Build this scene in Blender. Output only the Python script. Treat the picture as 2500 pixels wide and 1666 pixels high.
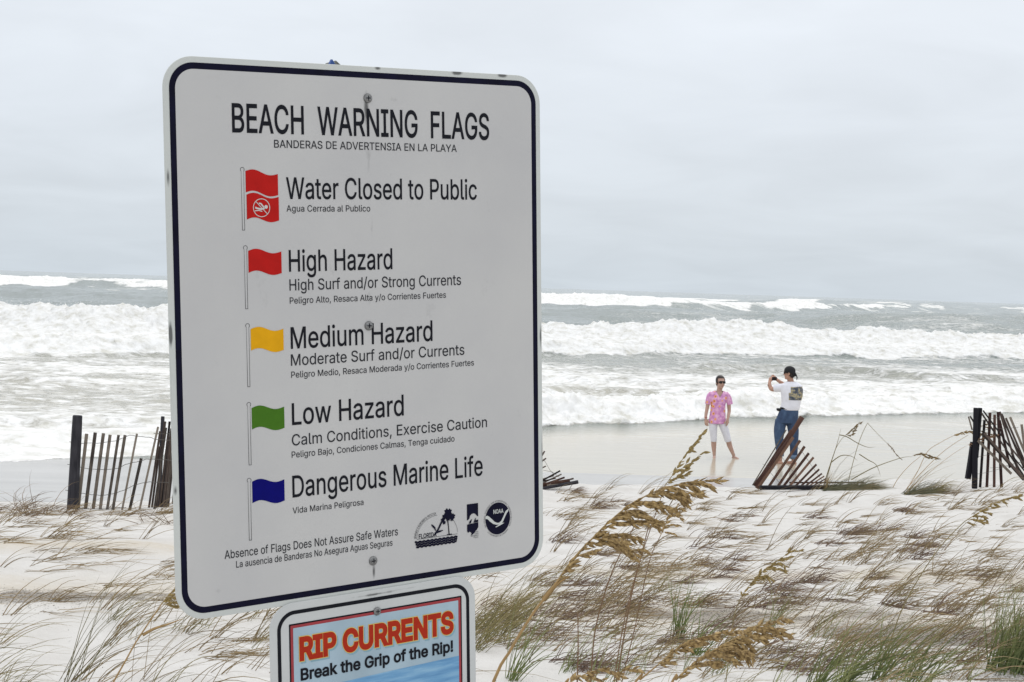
import bpy, bmesh, math, random, json
import numpy as np
from mathutils import Vector, Matrix, geometry

for _o in list(bpy.data.objects): bpy.data.objects.remove(_o)
SC = bpy.context.scene
COL = SC.collection
random.seed(7)
RNG = np.random.default_rng(11)

# ---------------------------------------------------------------- camera
K = 0.913                      # scale of the beach (units below are divided by K)
HC = 3.45 * K                  # eye height above the sea
FPX = 3750.0                   # focal length in photograph pixels (2500 wide)
RHO = math.atan(0.0328)
TH = math.atan((833 - (659 + 0.0328 * 1250)) * math.cos(RHO) / FPX)
CF = np.array([0, math.cos(TH), -math.sin(TH)])
_u = np.array([0, math.sin(TH), math.cos(TH)]); _r = np.array([1.0, 0, 0])
CR = math.cos(RHO) * _r + math.sin(RHO) * _u
CU = math.cos(RHO) * _u - math.sin(RHO) * _r
cd = bpy.data.cameras.new('camera'); cam = bpy.data.objects.new('camera', cd); COL.objects.link(cam)
cam.matrix_world = Matrix(((CR[0], CU[0], -CF[0], 0), (CR[1], CU[1], -CF[1], 0), (CR[2], CU[2], -CF[2], HC), (0, 0, 0, 1)))
cd.sensor_width = 36.0; cd.lens = 36.0 * FPX / 2500.0
cd.clip_start = 0.05; cd.clip_end = 20000
SC.camera = cam

# ---------------------------------------------------------------- sky and sun
SUN_EL, SUN_AZ = math.radians(52), math.radians(25)      # azimuth from +Y (out to sea) towards +X
w = bpy.data.worlds.new('World'); SC.world = w; w.use_nodes = True
nt = w.node_tree; nt.nodes.clear()
def N(t, kind, **kw):
    n = t.nodes.new(kind)
    for k, v in kw.items():
        if k in n.inputs.keys() if hasattr(n.inputs, 'keys') else False: n.inputs[k].default_value = v
        else: setattr(n, k, v)
    return n
wo = nt.nodes.new('ShaderNodeOutputWorld')
sky = nt.nodes.new('ShaderNodeTexSky'); sky.sky_type = 'NISHITA'; sky.sun_disc = False
sky.sun_elevation = SUN_EL; sky.sun_rotation = SUN_AZ; sky.dust_density = 3.0
bgs = nt.nodes.new('ShaderNodeBackground'); bgs.inputs[1].default_value = 0.08
nt.links.new(sky.outputs[0], bgs.inputs[0])
tc = nt.nodes.new('ShaderNodeTexCoord'); sp = nt.nodes.new('ShaderNodeSeparateXYZ')
nt.links.new(tc.outputs['Generated'], sp.inputs[0])
ad = nt.nodes.new('ShaderNodeMath'); ad.operation = 'ADD'; ad.inputs[1].default_value = 0.16
mx0 = nt.nodes.new('ShaderNodeMath'); mx0.operation = 'MAXIMUM'; mx0.inputs[1].default_value = 0.0
nt.links.new(sp.outputs[2], mx0.inputs[0]); nt.links.new(mx0.outputs[0], ad.inputs[0])
dx = nt.nodes.new('ShaderNodeMath'); dx.operation = 'DIVIDE'; dy = nt.nodes.new('ShaderNodeMath'); dy.operation = 'DIVIDE'
nt.links.new(sp.outputs[0], dx.inputs[0]); nt.links.new(ad.outputs[0], dx.inputs[1])
nt.links.new(sp.outputs[1], dy.inputs[0]); nt.links.new(ad.outputs[0], dy.inputs[1])
cb = nt.nodes.new('ShaderNodeCombineXYZ'); nt.links.new(dx.outputs[0], cb.inputs[0]); nt.links.new(dy.outputs[0], cb.inputs[1])
nz = nt.nodes.new('ShaderNodeTexNoise'); nz.inputs['Scale'].default_value = 1.9; nz.inputs['Detail'].default_value = 7; nz.inputs['Roughness'].default_value = 0.5
nz.inputs['Distortion'].default_value = 0.5
nt.links.new(cb.outputs[0], nz.inputs['Vector'])
# overcast luminance rising towards the zenith (CIE-like)
gr = nt.nodes.new('ShaderNodeValToRGB')
nt.links.new(mx0.outputs[0], gr.inputs[0])
cr = gr.color_ramp; cr.elements[0].position = 0.0; cr.elements[0].color = (0.645, 0.712, 0.772, 1)
cr.elements[1].position = 1.0; cr.elements[1].color = (1.50, 1.53, 1.57, 1)
for p_, c_ in ((0.05, (0.695, 0.755, 0.815)), (0.11, (0.762, 0.817, 0.882)), (0.19, (0.835, 0.885, 0.948)), (0.45, (1.14, 1.16, 1.19))):
    e = cr.elements.new(p_); e.color = (*c_, 1)
mr = nt.nodes.new('ShaderNodeMapRange'); mr.inputs[1].default_value = 0.3; mr.inputs[2].default_value = 0.7; mr.inputs[3].default_value = 0.962; mr.inputs[4].default_value = 1.06
nt.links.new(nz.outputs[0], mr.inputs[0])
vm = nt.nodes.new('ShaderNodeVectorMath'); vm.operation = 'SCALE'
nt.links.new(gr.outputs[0], vm.inputs[0]); nt.links.new(mr.outputs[0], vm.inputs['Scale'])
bgc = nt.nodes.new('ShaderNodeBackground'); bgc.inputs[1].default_value = 1.0
nt.links.new(vm.outputs[0], bgc.inputs[0])
ms = nt.nodes.new('ShaderNodeMixShader'); ms.inputs[0].default_value = 0.95
nt.links.new(bgs.outputs[0], ms.inputs[1]); nt.links.new(bgc.outputs[0], ms.inputs[2]); nt.links.new(ms.outputs[0], wo.inputs[0])

sl = bpy.data.lights.new('sun', 'SUN'); sl.energy = 0.6; sl.angle = math.radians(25); sl.color = (1, 0.97, 0.93)
so = bpy.data.objects.new('sun', sl); COL.objects.link(so)
_d = Vector((math.sin(SUN_AZ) * math.cos(SUN_EL), math.cos(SUN_AZ) * math.cos(SUN_EL), math.sin(SUN_EL)))
so.rotation_euler = _d.to_track_quat('Z', 'Y').to_euler()
SC.view_settings.view_transform = 'Standard'; SC.view_settings.look = 'None'
SC.view_settings.exposure = 0.0; SC.view_settings.gamma = 1.0
SC.render.engine = 'CYCLES'
try:
    SC.cycles.max_bounces = 6; SC.cycles.diffuse_bounces = 3; SC.cycles.glossy_bounces = 3
except Exception: pass

# ---------------------------------------------------------------- helpers
def at(px, py, Y):
    """point seen at photograph pixel (px,py) at world distance Y"""
    d = CF + CR * (px - 1250) / FPX - CU * (py - 833) / FPX
    return np.array([0, 0, HC]) + d * (Y / d[1])

_T = np.random.default_rng(5).random((8, 256, 256))
def vnoise(x, y, s=0):
    T = _T[s % 8]
    x = np.asarray(x, float) + 17.3 * s; y = np.asarray(y, float) + 9.1 * s
    xi = np.floor(x).astype(int); yi = np.floor(y).astype(int)
    fx = x - xi; fy = y - yi; fx = fx * fx * (3 - 2 * fx); fy = fy * fy * (3 - 2 * fy)
    a = T[xi & 255, yi & 255]; b = T[(xi + 1) & 255, yi & 255]; c = T[xi & 255, (yi + 1) & 255]; d = T[(xi + 1) & 255, (yi + 1) & 255]
    return (a * (1 - fx) + b * fx) * (1 - fy) + (c * (1 - fx) + d * fx) * fy
def fbm(x, y, o=4, s=0, g=0.5):
    r = 0; a = 1; t = 0; x = np.asarray(x, float); y = np.asarray(y, float)
    for i in range(o):
        r = r + a * vnoise(x, y, s + i); t += a; a *= g
        x, y = 1.93 * (0.8 * x - 0.6 * y), 1.93 * (0.6 * x + 0.8 * y)
    return r / t
def sst(a, b, x):
    t = np.clip((x - a) / (b - a), 0, 1); return t * t * (3 - 2 * t)

def tag(o, label=None, cat=None, group=None, kind=None):
    if label: o['label'] = label
    if cat: o['category'] = cat
    if group: o['group'] = group
    if kind: o['kind'] = kind
    return o
def thing(name, label, cat, loc=(0, 0, 0), group=None):
    o = bpy.data.objects.new(name, None); COL.objects.link(o); o.location = loc; o.empty_display_size = 0.1
    return tag(o, label, cat, group)
def link(name, me, mat=None, parent=None, world=True):
    o = bpy.data.objects.new(name, me); COL.objects.link(o)
    if mat is not None and not me.materials: me.materials.append(mat)
    if parent is not None:
        o.parent = parent
        if world:
            bpy.context.view_layer.update() if False else None
            o.matrix_parent_inverse = WM(parent).inverted()
    return o
def WM(o):
    m = Matrix.LocRotScale(o.location, o.rotation_euler, o.scale)
    return (WM(o.parent) @ o.matrix_parent_inverse @ m) if o.parent else m
def mesh(name, v, f, smooth=False):
    me = bpy.data.meshes.new(name); me.from_pydata([tuple(map(float, p)) for p in v], [], f)
    if smooth: me.polygons.foreach_set('use_smooth', [True] * len(me.polygons))
    me.update(); return me
def grid_mesh(name, P, smooth=True):
    r, c = P.shape[:2]; me = bpy.data.meshes.new(name)
    me.vertices.add(r * c); me.vertices.foreach_set('co', P.reshape(-1).astype(np.float32))
    i = np.arange((r - 1) * (c - 1)); a = (i // (c - 1)) * c + i % (c - 1)
    q = np.stack([a, a + 1, a + c + 1, a + c], 1).astype(np.int32)
    me.loops.add(q.size); me.polygons.add(len(q))
    me.loops.foreach_set('vertex_index', q.reshape(-1)); me.polygons.foreach_set('loop_start', np.arange(len(q), dtype=np.int32) * 4)
    me.update(calc_edges=True); me.polygons.foreach_set('use_smooth', np.ones(len(q), bool)); me.update()
    return me
def quads_mesh(name, V, q, smooth=True):
    me = bpy.data.meshes.new(name); me.vertices.add(len(V)); me.vertices.foreach_set('co', V.reshape(-1).astype(np.float32))
    n = q.shape[1]; me.loops.add(q.size); me.polygons.add(len(q))
    me.loops.foreach_set('vertex_index', q.reshape(-1).astype(np.int32)); me.polygons.foreach_set('loop_start', np.arange(len(q), dtype=np.int32) * n)
    me.update(calc_edges=True)
    if smooth: me.polygons.foreach_set('use_smooth', np.ones(len(q), bool))
    me.update(); return me
def fattr(me, name, a):
    at_ = me.attributes.new(name, 'FLOAT', 'POINT'); at_.data.foreach_set('value', np.asarray(a, np.float32).reshape(-1))
def cattr(me, name, c):
    at_ = me.attributes.new(name, 'FLOAT_COLOR', 'POINT')
    c = np.concatenate([c, np.ones((len(c), 1))], 1); at_.data.foreach_set('color', c.astype(np.float32).reshape(-1))

def tube(pts, rad, seg=8, flat=1.0, cap=True):
    """tube along pts with radii rad; returns verts, faces"""
    pts = [np.array(p, float) for p in pts]; n = len(pts)
    if not hasattr(rad, '__len__'): rad = [rad] * n
    V = []; Fc = []; up = np.array([0, -1.0, 0.02])
    for i in range(n):
        t = pts[min(i + 1, n - 1)] - pts[max(i - 1, 0)]; t = t / (np.linalg.norm(t) + 1e-9)
        if i == 0:
            a = np.cross(t, up)
            if np.linalg.norm(a) < 1e-3: a = np.cross(t, [1, 0, 0])
        else: a = a - t * (a @ t)
        a = a / (np.linalg.norm(a) + 1e-9); b = np.cross(t, a)
        for k in range(seg):
            g = 2 * math.pi * k / seg
            V.append(pts[i] + rad[i] * (math.cos(g) * a + flat * math.sin(g) * b))
    for i in range(n - 1):
        for k in range(seg):
            k2 = (k + 1) % seg
            Fc.append((i * seg + k, i * seg + k2, (i + 1) * seg + k2, (i + 1) * seg + k))
    if cap:
        Fc.append(tuple(range(seg))[::-1]); Fc.append(tuple((n - 1) * seg + k for k in range(seg)))
    return V, Fc
def merge(parts):
    V = []; Fc = []
    for v, f in parts:
        o = len(V); V += list(v); Fc += [tuple(i + o for i in q) for q in f]
    return V, Fc
def box_between(a, b, w, t, skew=0.0):
    """slat from a to b, width w seen from the camera side, thickness t in depth"""
    a = np.array(a, float); b = np.array(b, float); d = b - a; L = np.linalg.norm(d); d /= L
    s = np.cross(d, [0, 1, 0]); s /= np.linalg.norm(s); n = np.cross(s, d)
    c, si = math.cos(skew), math.sin(skew); s, n = c * s + si * n, c * n - si * s
    V = []; be = min(w, t) * 0.18; m = 3
    for i in range(m):
        p = a + d * L * i / (m - 1); j = (random.random() - .5) * w * 0.08 if 0 < i < m - 1 else 0
        for sx, sy in ((-1, -1), (1, -1), (1, 1), (-1, 1)):
            V.append(p + s * (sx * w / 2 + j) + n * sy * t / 2)
    V[-1] = V[-1] + d * w * random.uniform(-.15, .15); V[-3] = V[-3] + d * w * random.uniform(-.15, .15)
    Fc = []
    for i in range(m - 1):
        for k in range(4):
            k2 = (k + 1) % 4; Fc.append((i * 4 + k, i * 4 + k2, i * 4 + 4 + k2, i * 4 + 4 + k))
    Fc += [(3, 2, 1, 0), (m * 4 - 4, m * 4 - 3, m * 4 - 2, m * 4 - 1)]
    return V, Fc

# ---------------------------------------------------------------- materials
def mat(name):
    m = bpy.data.materials.new(name); m.use_nodes = True
    return m, m.node_tree, m.node_tree.nodes['Principled BSDF']
def nmath(t, op, a, b=None, clamp=False):
    n = t.nodes.new('ShaderNodeMath'); n.operation = op; n.use_clamp = clamp
    for i, x in enumerate((a, b)):
        if x is None: continue
        if isinstance(x, (int, float)): n.inputs[i].default_value = x
        else: t.links.new(x, n.inputs[i])
    return n.outputs[0]
def nnoise(t, vec, scale, detail=4, rough=0.5, sc3=None, dist=0):
    if sc3 is not None:
        m = t.nodes.new('ShaderNodeMapping'); m.inputs['Scale'].default_value = sc3; t.links.new(vec, m.inputs[0]); vec = m.outputs[0]
    n = t.nodes.new('ShaderNodeTexNoise'); n.inputs['Scale'].default_value = scale; n.inputs['Detail'].default_value = detail
    n.inputs['Roughness'].default_value = rough; n.inputs['Distortion'].default_value = dist
    t.links.new(vec, n.inputs['Vector']); return n.outputs[0]
def ramp(t, f, stops):
    r = t.nodes.new('ShaderNodeValToRGB'); t.links.new(f, r.inputs[0]); e = r.color_ramp.elements
    e[0].position, e[0].color = stops[0][0], (*stops[0][1], 1); e[1].position, e[1].color = stops[-1][0], (*stops[-1][1], 1)
    for p, c in stops[1:-1]: x = e.new(p); x.color = (*c, 1)
    return r.outputs[0]
def mix(t, f, a, b):
    n = t.nodes.new('ShaderNodeMix'); n.data_type = 'RGBA'
    for s, x in ((n.inputs[0], f), (n.inputs[6], a), (n.inputs[7], b)):
        if isinstance(x, tuple): s.default_value = (*x, 1)
        elif isinstance(x, (int, float)): s.default_value = x
        else: t.links.new(x, s)
    return n.outputs[2]
def mixf(t, f, a, b):
    n = t.nodes.new('ShaderNodeMix'); n.data_type = 'FLOAT'
    for s, x in ((n.inputs[0], f), (n.inputs[2], a), (n.inputs[3], b)):
        if isinstance(x, (int, float)): s.default_value = x
        else: t.links.new(x, s)
    return n.outputs[0]
def coord(t, k='Object'):
    return t.nodes.new('ShaderNodeTexCoord').outputs[k]
def attr(t, name, out='Fac'):
    a = t.nodes.new('ShaderNodeAttribute'); a.attribute_name = name; return a.outputs[out]
def bump(t, h, strength, dist, bsdf):
    b = t.nodes.new('ShaderNodeBump'); b.inputs['Strength'].default_value = strength; b.inputs['Distance'].default_value = dist
    t.links.new(h, b.inputs['Height']); t.links.new(b.outputs[0], bsdf.inputs['Normal']); return b
def plain(name, c, rough=0.6, var=0.12, scale=40, bmp=0.0, spec=0.4):
    m, t, b = mat(name); o = coord(t)
    n = nnoise(t, o, scale, 4)
    d = tuple(x * (1 - var) for x in c); l = tuple(min(1, x * (1 + var)) for x in c)
    t.links.new(ramp(t, n, [(0.3, d), (0.7, l)]), b.inputs['Base Color'])
    b.inputs['Roughness'].default_value = rough; b.inputs['Specular IOR Level'].default_value = spec
    if bmp: bump(t, n, bmp, 0.01, b)
    return m

# ---------------------------------------------------------------- ground
_DY = [-40, -6, 0, 4, 7, 10, 15, 20, 24, 28, 40]
_DD = [1.0, 1.1, 1.35, 1.56, 1.80, 2.09, 2.53, 2.92, 3.07, 3.12, 3.15]
def edge_y(X): return np.interp(X, [-7, .6, 8.4], [19.7, 24.2, 25.2])
def gz0(X, Y):
    dune = 3.45 - np.interp(Y, _DY, _DD)
    dune = dune + sst(14, 22, Y) * np.interp(X, [-8, -5, -2, .8, 4.2, 7.2, 14], [-.13, -.13, -.02, .04, .0, .24, .24])
    near = sst(2, 8, Y) * 1.0
    dune = dune + (fbm(X * .35, Y * .5, 3, 1) - .5) * .16 * (0.35 + .65 * near)
    dune = dune + (fbm(X * 1.3, Y * 2.2, 3, 2) - .5) * .09 + (fbm(X * 5, Y * 7, 3, 5) - .5) * .034
    dune = dune + (np.sin(Y * 2.1 + X * .25 + 5 * fbm(X * .22, Y * .15, 2, 3)) * .5) * .035 * sst(3, 9, Y)
    e = edge_y(X) + (fbm(X * .7, X * 0, 3, 4) - .5) * .9
    t = sst(-0.25, 0.85, Y - e)
    beach = np.interp(Y, [18, 24, 28.8, 31, 60, 200, 9000], [.20, .10, .0, -.05, -1.2, -5, -30]) + (fbm(X * .2, Y * .3, 2, 6) - .5) * .012
    return dune * (1 - t) + beach * t
def gz(X, Y): return K * gz0(np.asarray(X, float) / K, np.asarray(Y, float) / K)
def debris0(X, Y):
    """dark drift-line grains lying in the dune hollows"""
    wv = (fbm(X * .45, Y * .3, 3, 5) - .5) * 2.0
    d = np.exp(-((Y - 9.35 - wv * .55) / .50) ** 2) * sst(1.2, 2.2, X + wv) * 1.0
    d = np.maximum(d, np.exp(-((Y - 10.3 - wv * .5) / .45) ** 2) * sst(.5, 1.2, X) * (1 - sst(2.2, 3.4, X)) * .9)
    d = np.maximum(d, np.exp(-((Y - 9.35 - (X + 3) * .22 - wv * .3) / .42) ** 2) * (1 - sst(-.9, -.2, X)) * .95)
    d = np.maximum(d, np.exp(-((Y - 7.9 - wv * .4) / .22) ** 2) * sst(1.5, 2.4, X) * .45)
    return d * sst(.25, .50, fbm(X * 1.5, Y * 1.6, 3, 7))
def stain0(X, Y):
    wv = (fbm(X * .4, Y * .3, 3, 2) - .5) * 2
    s = np.exp(-((Y - 12.9 - wv * .6) / .35) ** 2) * .8
    s = np.maximum(s, np.exp(-((Y - 16.8 - wv * .6) / .5) ** 2) * .35 * sst(.4, .6, fbm(X * .5, Y * .3, 2, 1)))
    s = np.maximum(s, np.exp(-((Y - 10.0 - wv * .6) / .9) ** 2) * .7)
    return s
def sgrid(lo, hi, core0, core1, n, nout):
    c = np.linspace(core0, core1, n)
    a = core0 - np.geomspace(.1, core0 - lo, nout)[::-1]; b = core1 + np.geomspace(.1, hi - core1, nout)
    return np.concatenate([a, c, b])
gx = sgrid(-400, 400, -10, 12, 520, 22); gy = np.concatenate([-30 + np.linspace(0, 31, 24), np.linspace(1.2, 29, 640), np.geomspace(29.2, 300, 30)])
GX, GY = np.meshgrid(gx, gy)
gm = grid_mesh('ground', np.stack([GX, GY, gz(GX, GY)], -1))
fattr(gm, 'debris', debris0(GX / K, GY / K)); fattr(gm, 'stain', stain0(GX / K, GY / K))
_e = edge_y(GX / K) + (fbm(GX / K * .7, GX * 0, 3, 4) - .5) * .9
fattr(gm, 'wet', sst(.35, 1.3, GY / K - _e))
m, t, b = mat('white_sand'); o = coord(t)
n1 = nnoise(t, o, 3.0, 5); n2 = nnoise(t, o, 260, 2, .6); n3 = nnoise(t, o, 28, 5, .6); n4 = nnoise(t, o, 90, 3, .7)
base = ramp(t, n1, [(.3, (.575, .555, .525)), (.7, (.65, .635, .61))])
base = mix(t, nmath(t, 'MULTIPLY', attr(t, 'stain'), nmath(t, 'MULTIPLY', n3, 1.1)), base, (.50, .42, .30))
# grains of the drift line, sparse at the rim and dense in the middle
dm = nmath(t, 'MULTIPLY', nmath(t, 'SUBTRACT', nmath(t, 'ADD', nmath(t, 'MULTIPLY', attr(t, 'debris'), .56), n4), .675), 6, clamp=True)
base = mix(t, nmath(t, 'MULTIPLY', dm, .62), base, (.15, .125, .10))
speck = nmath(t, 'MULTIPLY', nmath(t, 'SUBTRACT', n4, .69), 14, clamp=True)
base = mix(t, nmath(t, 'MULTIPLY', speck, .55), base, (.25, .21, .17))
wet = attr(t, 'wet')
wn = nnoise(t, o, .8, 4, .5, (.4, 1.6, 1))
wetc = ramp(t, wn, [(.3, (.37, .358, .335)), (.7, (.45, .435, .41))])
base = mix(t, wet, base, wetc)
t.links.new(base, b.inputs['Base Color'])
t.links.new(mixf(t, wet, .95, .22), b.inputs['Roughness'])
t.links.new(mixf(t, wet, .12, .5), b.inputs['Specular IOR Level'])
hh = nmath(t, 'ADD', nmath(t, 'MULTIPLY', n3, 1.0), nmath(t, 'MULTIPLY', n2, .25))
bp = bump(t, hh, .8, .03, b); t.links.new(mixf(t, wet, .55, .05), bp.inputs['Strength'])
tag(link('ground', gm, m), 'white sand dune sloping down to the wet beach', None, None, 'structure')

# ---------------------------------------------------------------- sea
cols = sgrid(-2.6, 2.6, -.40, .42, 860, 14)
rows = np.concatenate([np.geomspace(22, 30, 70), np.geomspace(30, 60, 330)[1:], np.geomspace(60, 118, 330)[1:], np.geomspace(118, 420, 210)[1:], np.geomspace(420, 9000, 60)[1:]])
SA, SY = np.meshgrid(cols, rows); SX = SA * SY            # in K-units
def yw(X): return np.interp(X, [-9, -6.9, .6, 8], [27.2, 28.6, 28.6, 29.2])
def yf(X): return np.interp(X, [-12, -9, -6.9, -3, .9, 6.3, 11, 16, 30], [26.6, 27.0, 29.2, 34, 37.8, 42.8, 45.5, 48, 52]) + (fbm(X * .45, X * 0, 3, 2) - .5) * 1.6 + (fbm(X * 2.2, X * 0, 2, 3) - .5) * .5
def prof(s, h, wf, wb): return h * np.where(s < 0, np.exp(-(s / wf) ** 2), np.exp(-(s / wb) ** 2))
# A: far breaker
ya = np.interp(SX, [-200, -80, -50, 11, 33, 80, 126, 400], [330, 318, 300, 272, 292, 380, 470, 600]) + (fbm(SX * .03, SY * 0, 3, 1) - .5) * 30
sa = SY - ya; pa = fbm(SX * .035, SY * 0 + 3, 3, 5)
ha = 1.9 + 1.5 * (pa - .5) + 1.0 * np.exp(-((SX - 18) / 16) ** 2)
Z = prof(sa, ha, 9, 26)
def win(a, b_, s=4): return sst(a - s, a + s, SX) * (1 - sst(b_ - s, b_ + s, SX))
pb = fbm(SX * .12, SY * 0 + 9, 4, 2)
brA = np.clip(win(-160, -89) + win(-76, -50) + win(-5, 26) + win(26, 46) * .8 + win(54, 78, 8) * .9 + win(92, 112, 5) + win(118, 260, 10) * .7, .64, 1)
extA = -16 * win(-5, 24, 6) - 12 * win(-160, -89) - 6 * win(-76, -50) - 5 * win(54, 78, 8) - 5 - 16 * (pb - .5)
foamA = brA * sst(-3, 3, sa - extA + (fbm(SX * .15, SY * .10, 4, 3) - .5) * 14) * (1 - sst(1, 9, sa + (fbm(SX * .2, SY * .1, 3, 5) - .5) * 10)) * .98
# second, farther line of scattered breakers
ya3 = 560 + (fbm(SX * .012, SY * 0, 3, 2) - .5) * 120
Z = Z + prof(SY - ya3, 1.9, 16, 40); foamA3 = sst(.55, .7, fbm(SX * .02, SY * 0 + 7, 3, 1)) * sst(-22, -8, SY - ya3) * (1 - sst(0, 10, SY - ya3)) * .85
# smooth swell in front of A
ya2 = np.interp(SX, [-100, 0, 50, 120], [175, 178, 172, 190]) + (fbm(SX * .03, SY * 0, 2, 6) - .5) * 26
Z = Z + prof(SY - ya2, 1.15 + .8 * np.exp(-((SX - 40) / 25) ** 2) + 1.0 * (fbm(SX * .03, SY * 0 + 1, 2, 4) - .5), 13, 22)
# B: main breaking wave
yb = np.interp(SX, [-60, -24, -21, 2, 14, 22, 30, 60], [84, 84, 85, 103, 105, 106, 107, 112]) + (fbm(SX * .10, SY * 0, 3, 7) - .5) * 9
sb = SY - yb
hb = np.interp(SX, [-40, -24, -19, -12, -2, 4, 9, 13, 17, 21, 25, 32, 50], [1.35, 1.4, 1.6, 1.1, .95, .95, 1.3, 1.6, 1.35, 1.05, 1.25, .95, 1.1]) + (fbm(SX * .22, SY * 0 + 2, 3, 3) - .5) * .5
zb = prof(sb, hb, 3.2, 9)
# C: low bore in front of B
yc = np.interp(SX, [-60, -21, 2, 14, 30, 60], [62.5, 62.5, 79, 88, 93, 96]) + (fbm(SX * .12, SY * 0, 3, 5) - .5) * 5
sc_ = SY - yc; hc = .65 + .8 * (fbm(SX * .09, SY * 0 + 5, 3, 1) - .5)
zc = prof(sc_, hc, 1.4, 8)
# D: shore break
ydf = yf(SX); sd = SY - (ydf + 1.9)
hd = np.interp(SX, [-12, -7, -3, .9, 6, 16, 30], [.08, .12, .3, .50, .43, .36, .35]) * (1 + .9 * (fbm(SX * .5, SY * 0 + 8, 3, 2) - .5))
zd = prof(sd, hd, .95, 4.5)
front = sst(-.25, .25, SY - ydf)
Z = Z + zb + zc + zd
# mid-zone chop and small bores
chop = (fbm(SX * .35, SY * .55, 4, 1) - .5) * .26 + (fbm(SX * 1.8, SY * 2.4, 3, 4) - .5) * .11
mid = sst(1.0, 5, sd) * (1 - sst(-8, -1, sb))
Z = Z + chop * (mid * .85 + sst(-2, 6, sb) * 1.0) 
Z = Z + (fbm(SX * .09, SY * .2, 4, 6) - .5) * 1.1 * sst(4, 20, sb) + (fbm(SX * .018, SY * .04, 4, 2) - .5) * 2.4 * sst(180, 330, SY)
for y0, h0, x0, x1 in ((50, .22, -40, 40), (57, .25, -10, 40), (66, .3, 2, 50), (43, .2, -40, -4), (37, .22, -40, -5), (33, .18, -40, -6.5)):
    yy = y0 + (fbm(SX * .16, SY * 0 + y0, 3, 3) - .5) * 7 + (SX * .15 if y0 > 45 else SX * .3)
    hh_ = h0 * sst(.42, .6, fbm(SX * .12, SY * 0 + y0 * 2, 2, 2)) * sst(x0 - 3, x0, SX) * (1 - sst(x1, x1 + 3, SX)) * sst(.5, 2, sd)
    Z = Z + prof(SY - yy, hh_, .5, 2.2)
# foam cover
lace = fbm(SX * .22, SY * .35, 4, 3)
foam = .19 + .6 * (fbm(SX * .05, SY * .03, 3, 6) - .5) * sst(4, 30, sb)
foam = foam + .10 * sst(100, 60, -sb * -1)
inB = sst(-1.8, .3, -sb + 0 * SX + (fbm(SX * .5, SY * .5, 3, 2) - .5) * 3.0)
belowC = sst(-2.6, -1.4, sc_ + (fbm(SX * .3, SY * .3, 3, 5) - .5) * 2.6)
BC = inB * belowC
midf = .53 + .40 * (lace - .5) + .16 * np.exp(-(sd / 5) ** 2) + .10 * np.exp(-((SY - 60) / 9) ** 2)
midf = midf - .13 * np.exp(-((SY - yc + 7) / 5) ** 2) + .30 * (fbm(SX * .07, SY * .12, 3, 1) - .5)
midf = midf + .16 * (1 - sst(28, 44, SY)) * (1 - sst(-6, -2, SX))
foam = foam * (1 - inB) + inB * midf
foam = np.maximum(foam, BC * (.90 + .35 * (fbm(SX * .3, SY * .3, 3, 7) - .42)))
Dz = front * (1 - sst(1.0, 4.5, sd + (lace - .5) * 5))
foam = np.maximum(foam, Dz * 1.05)
foam = np.maximum(foam, np.maximum(foamA, foamA3))
foam = foam * front + (.02 + .20 * np.exp(-((SY - ydf) / .6) ** 2)) * (1 - front)
# white lumps of broken water
lump = np.clip(BC * 1.0 + Dz * .75 + foamA * 1.6, 0, 1.7)
lz = np.abs(fbm(SX * .75, SY * .6, 4, 5, .6) - .5) * 1.3 + np.abs(fbm(SX * 2.6, SY * 1.8, 4, 2, .65) - .5) * 1.1
crestB = np.exp(-(sb / 3.5) ** 2); slopeC = np.exp(-(sc_ / 1.8) ** 2)
Z = Z + lz * (BC * (.10 + .36 * crestB + .22 * slopeC) + Dz * .24 * np.minimum(hd / .4, 1) + foamA * .6)
Z = Z + (fbm(SX * .9, SY * 0 + SY * .2, 4, 4, .65) - .45) * crestB * .55 * BC
Z = Z + np.abs(fbm(SX * 4.5, SY * 2.6, 3, 3, .65) - .5) * (.26 * Dz * np.minimum(hd / .4, 1) + .13 * BC * np.maximum(crestB, slopeC))
# calm thin water in front of the shore break
film = 1 - front
Z = Z * front + film * ((fbm(SX * .5, SY * .9, 3, 5) - .5) * .035 * sst(31, 36, SY) + .004)
Z = Z - .02 * (1 - sst(-.35, .0, SY - yw(SX)))
Z = np.where(front > .5, np.maximum(Z, -.25), Z)
shal = np.clip(1 - sst(-3.6, .3, SY - ydf) * .85, 0, 1) * np.where(front > .5, 0, 1)
shal = np.maximum(shal, .62 * (1 - sst(45, 95, SY)) * (front > .5))
PX = SX + (fbm(SX * 1.1, SY * .9, 3, 6) - .5) * .7 * lump; PY = SY - (fbm(SX * .9, SY * .7, 3, 1) - .35) * .8 * lump * (SY < 400)
sm = grid_mesh('sea', np.stack([PX, PY, Z], -1) * K)
fattr(sm, 'foam', np.clip(foam, 0, 1.1)); fattr(sm, 'shallow', shal); fattr(sm, 'far', sst(40, 400, SY)); fattr(sm, 'thick', np.clip(lump, 0, 1))
m, t, b = mat('sea_water'); o = coord(t)
fo = attr(t, 'foam'); far = attr(t, 'far'); sh = attr(t, 'shallow'); th_ = attr(t, 'thick')
na = nnoise(t, o, 3.4, 9, .70, (.55, .8, .9), .8); nb = nnoise(t, o, .22, 8, .62, (.6, 1.0, 1), .6)
na = nmath(t, 'ADD', nmath(t, 'MULTIPLY', na, .66), nmath(t, 'MULTIPLY', nnoise(t, o, .9, 6, .6, (.5, .9, 1), .5), .34))
nn = mixf(t, far, na, nb)
fm = nmath(t, 'ADD', nmath(t, 'MULTIPLY', nmath(t, 'SUBTRACT', nmath(t, 'ADD', fo, nmath(t, 'MULTIPLY', nmath(t, 'SUBTRACT', nn, .5), 2.1)), .5), 3.6), .5, clamp=True)
wc = mix(t, sh, (.185, .220, .210), (.54, .485, .385))
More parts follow.
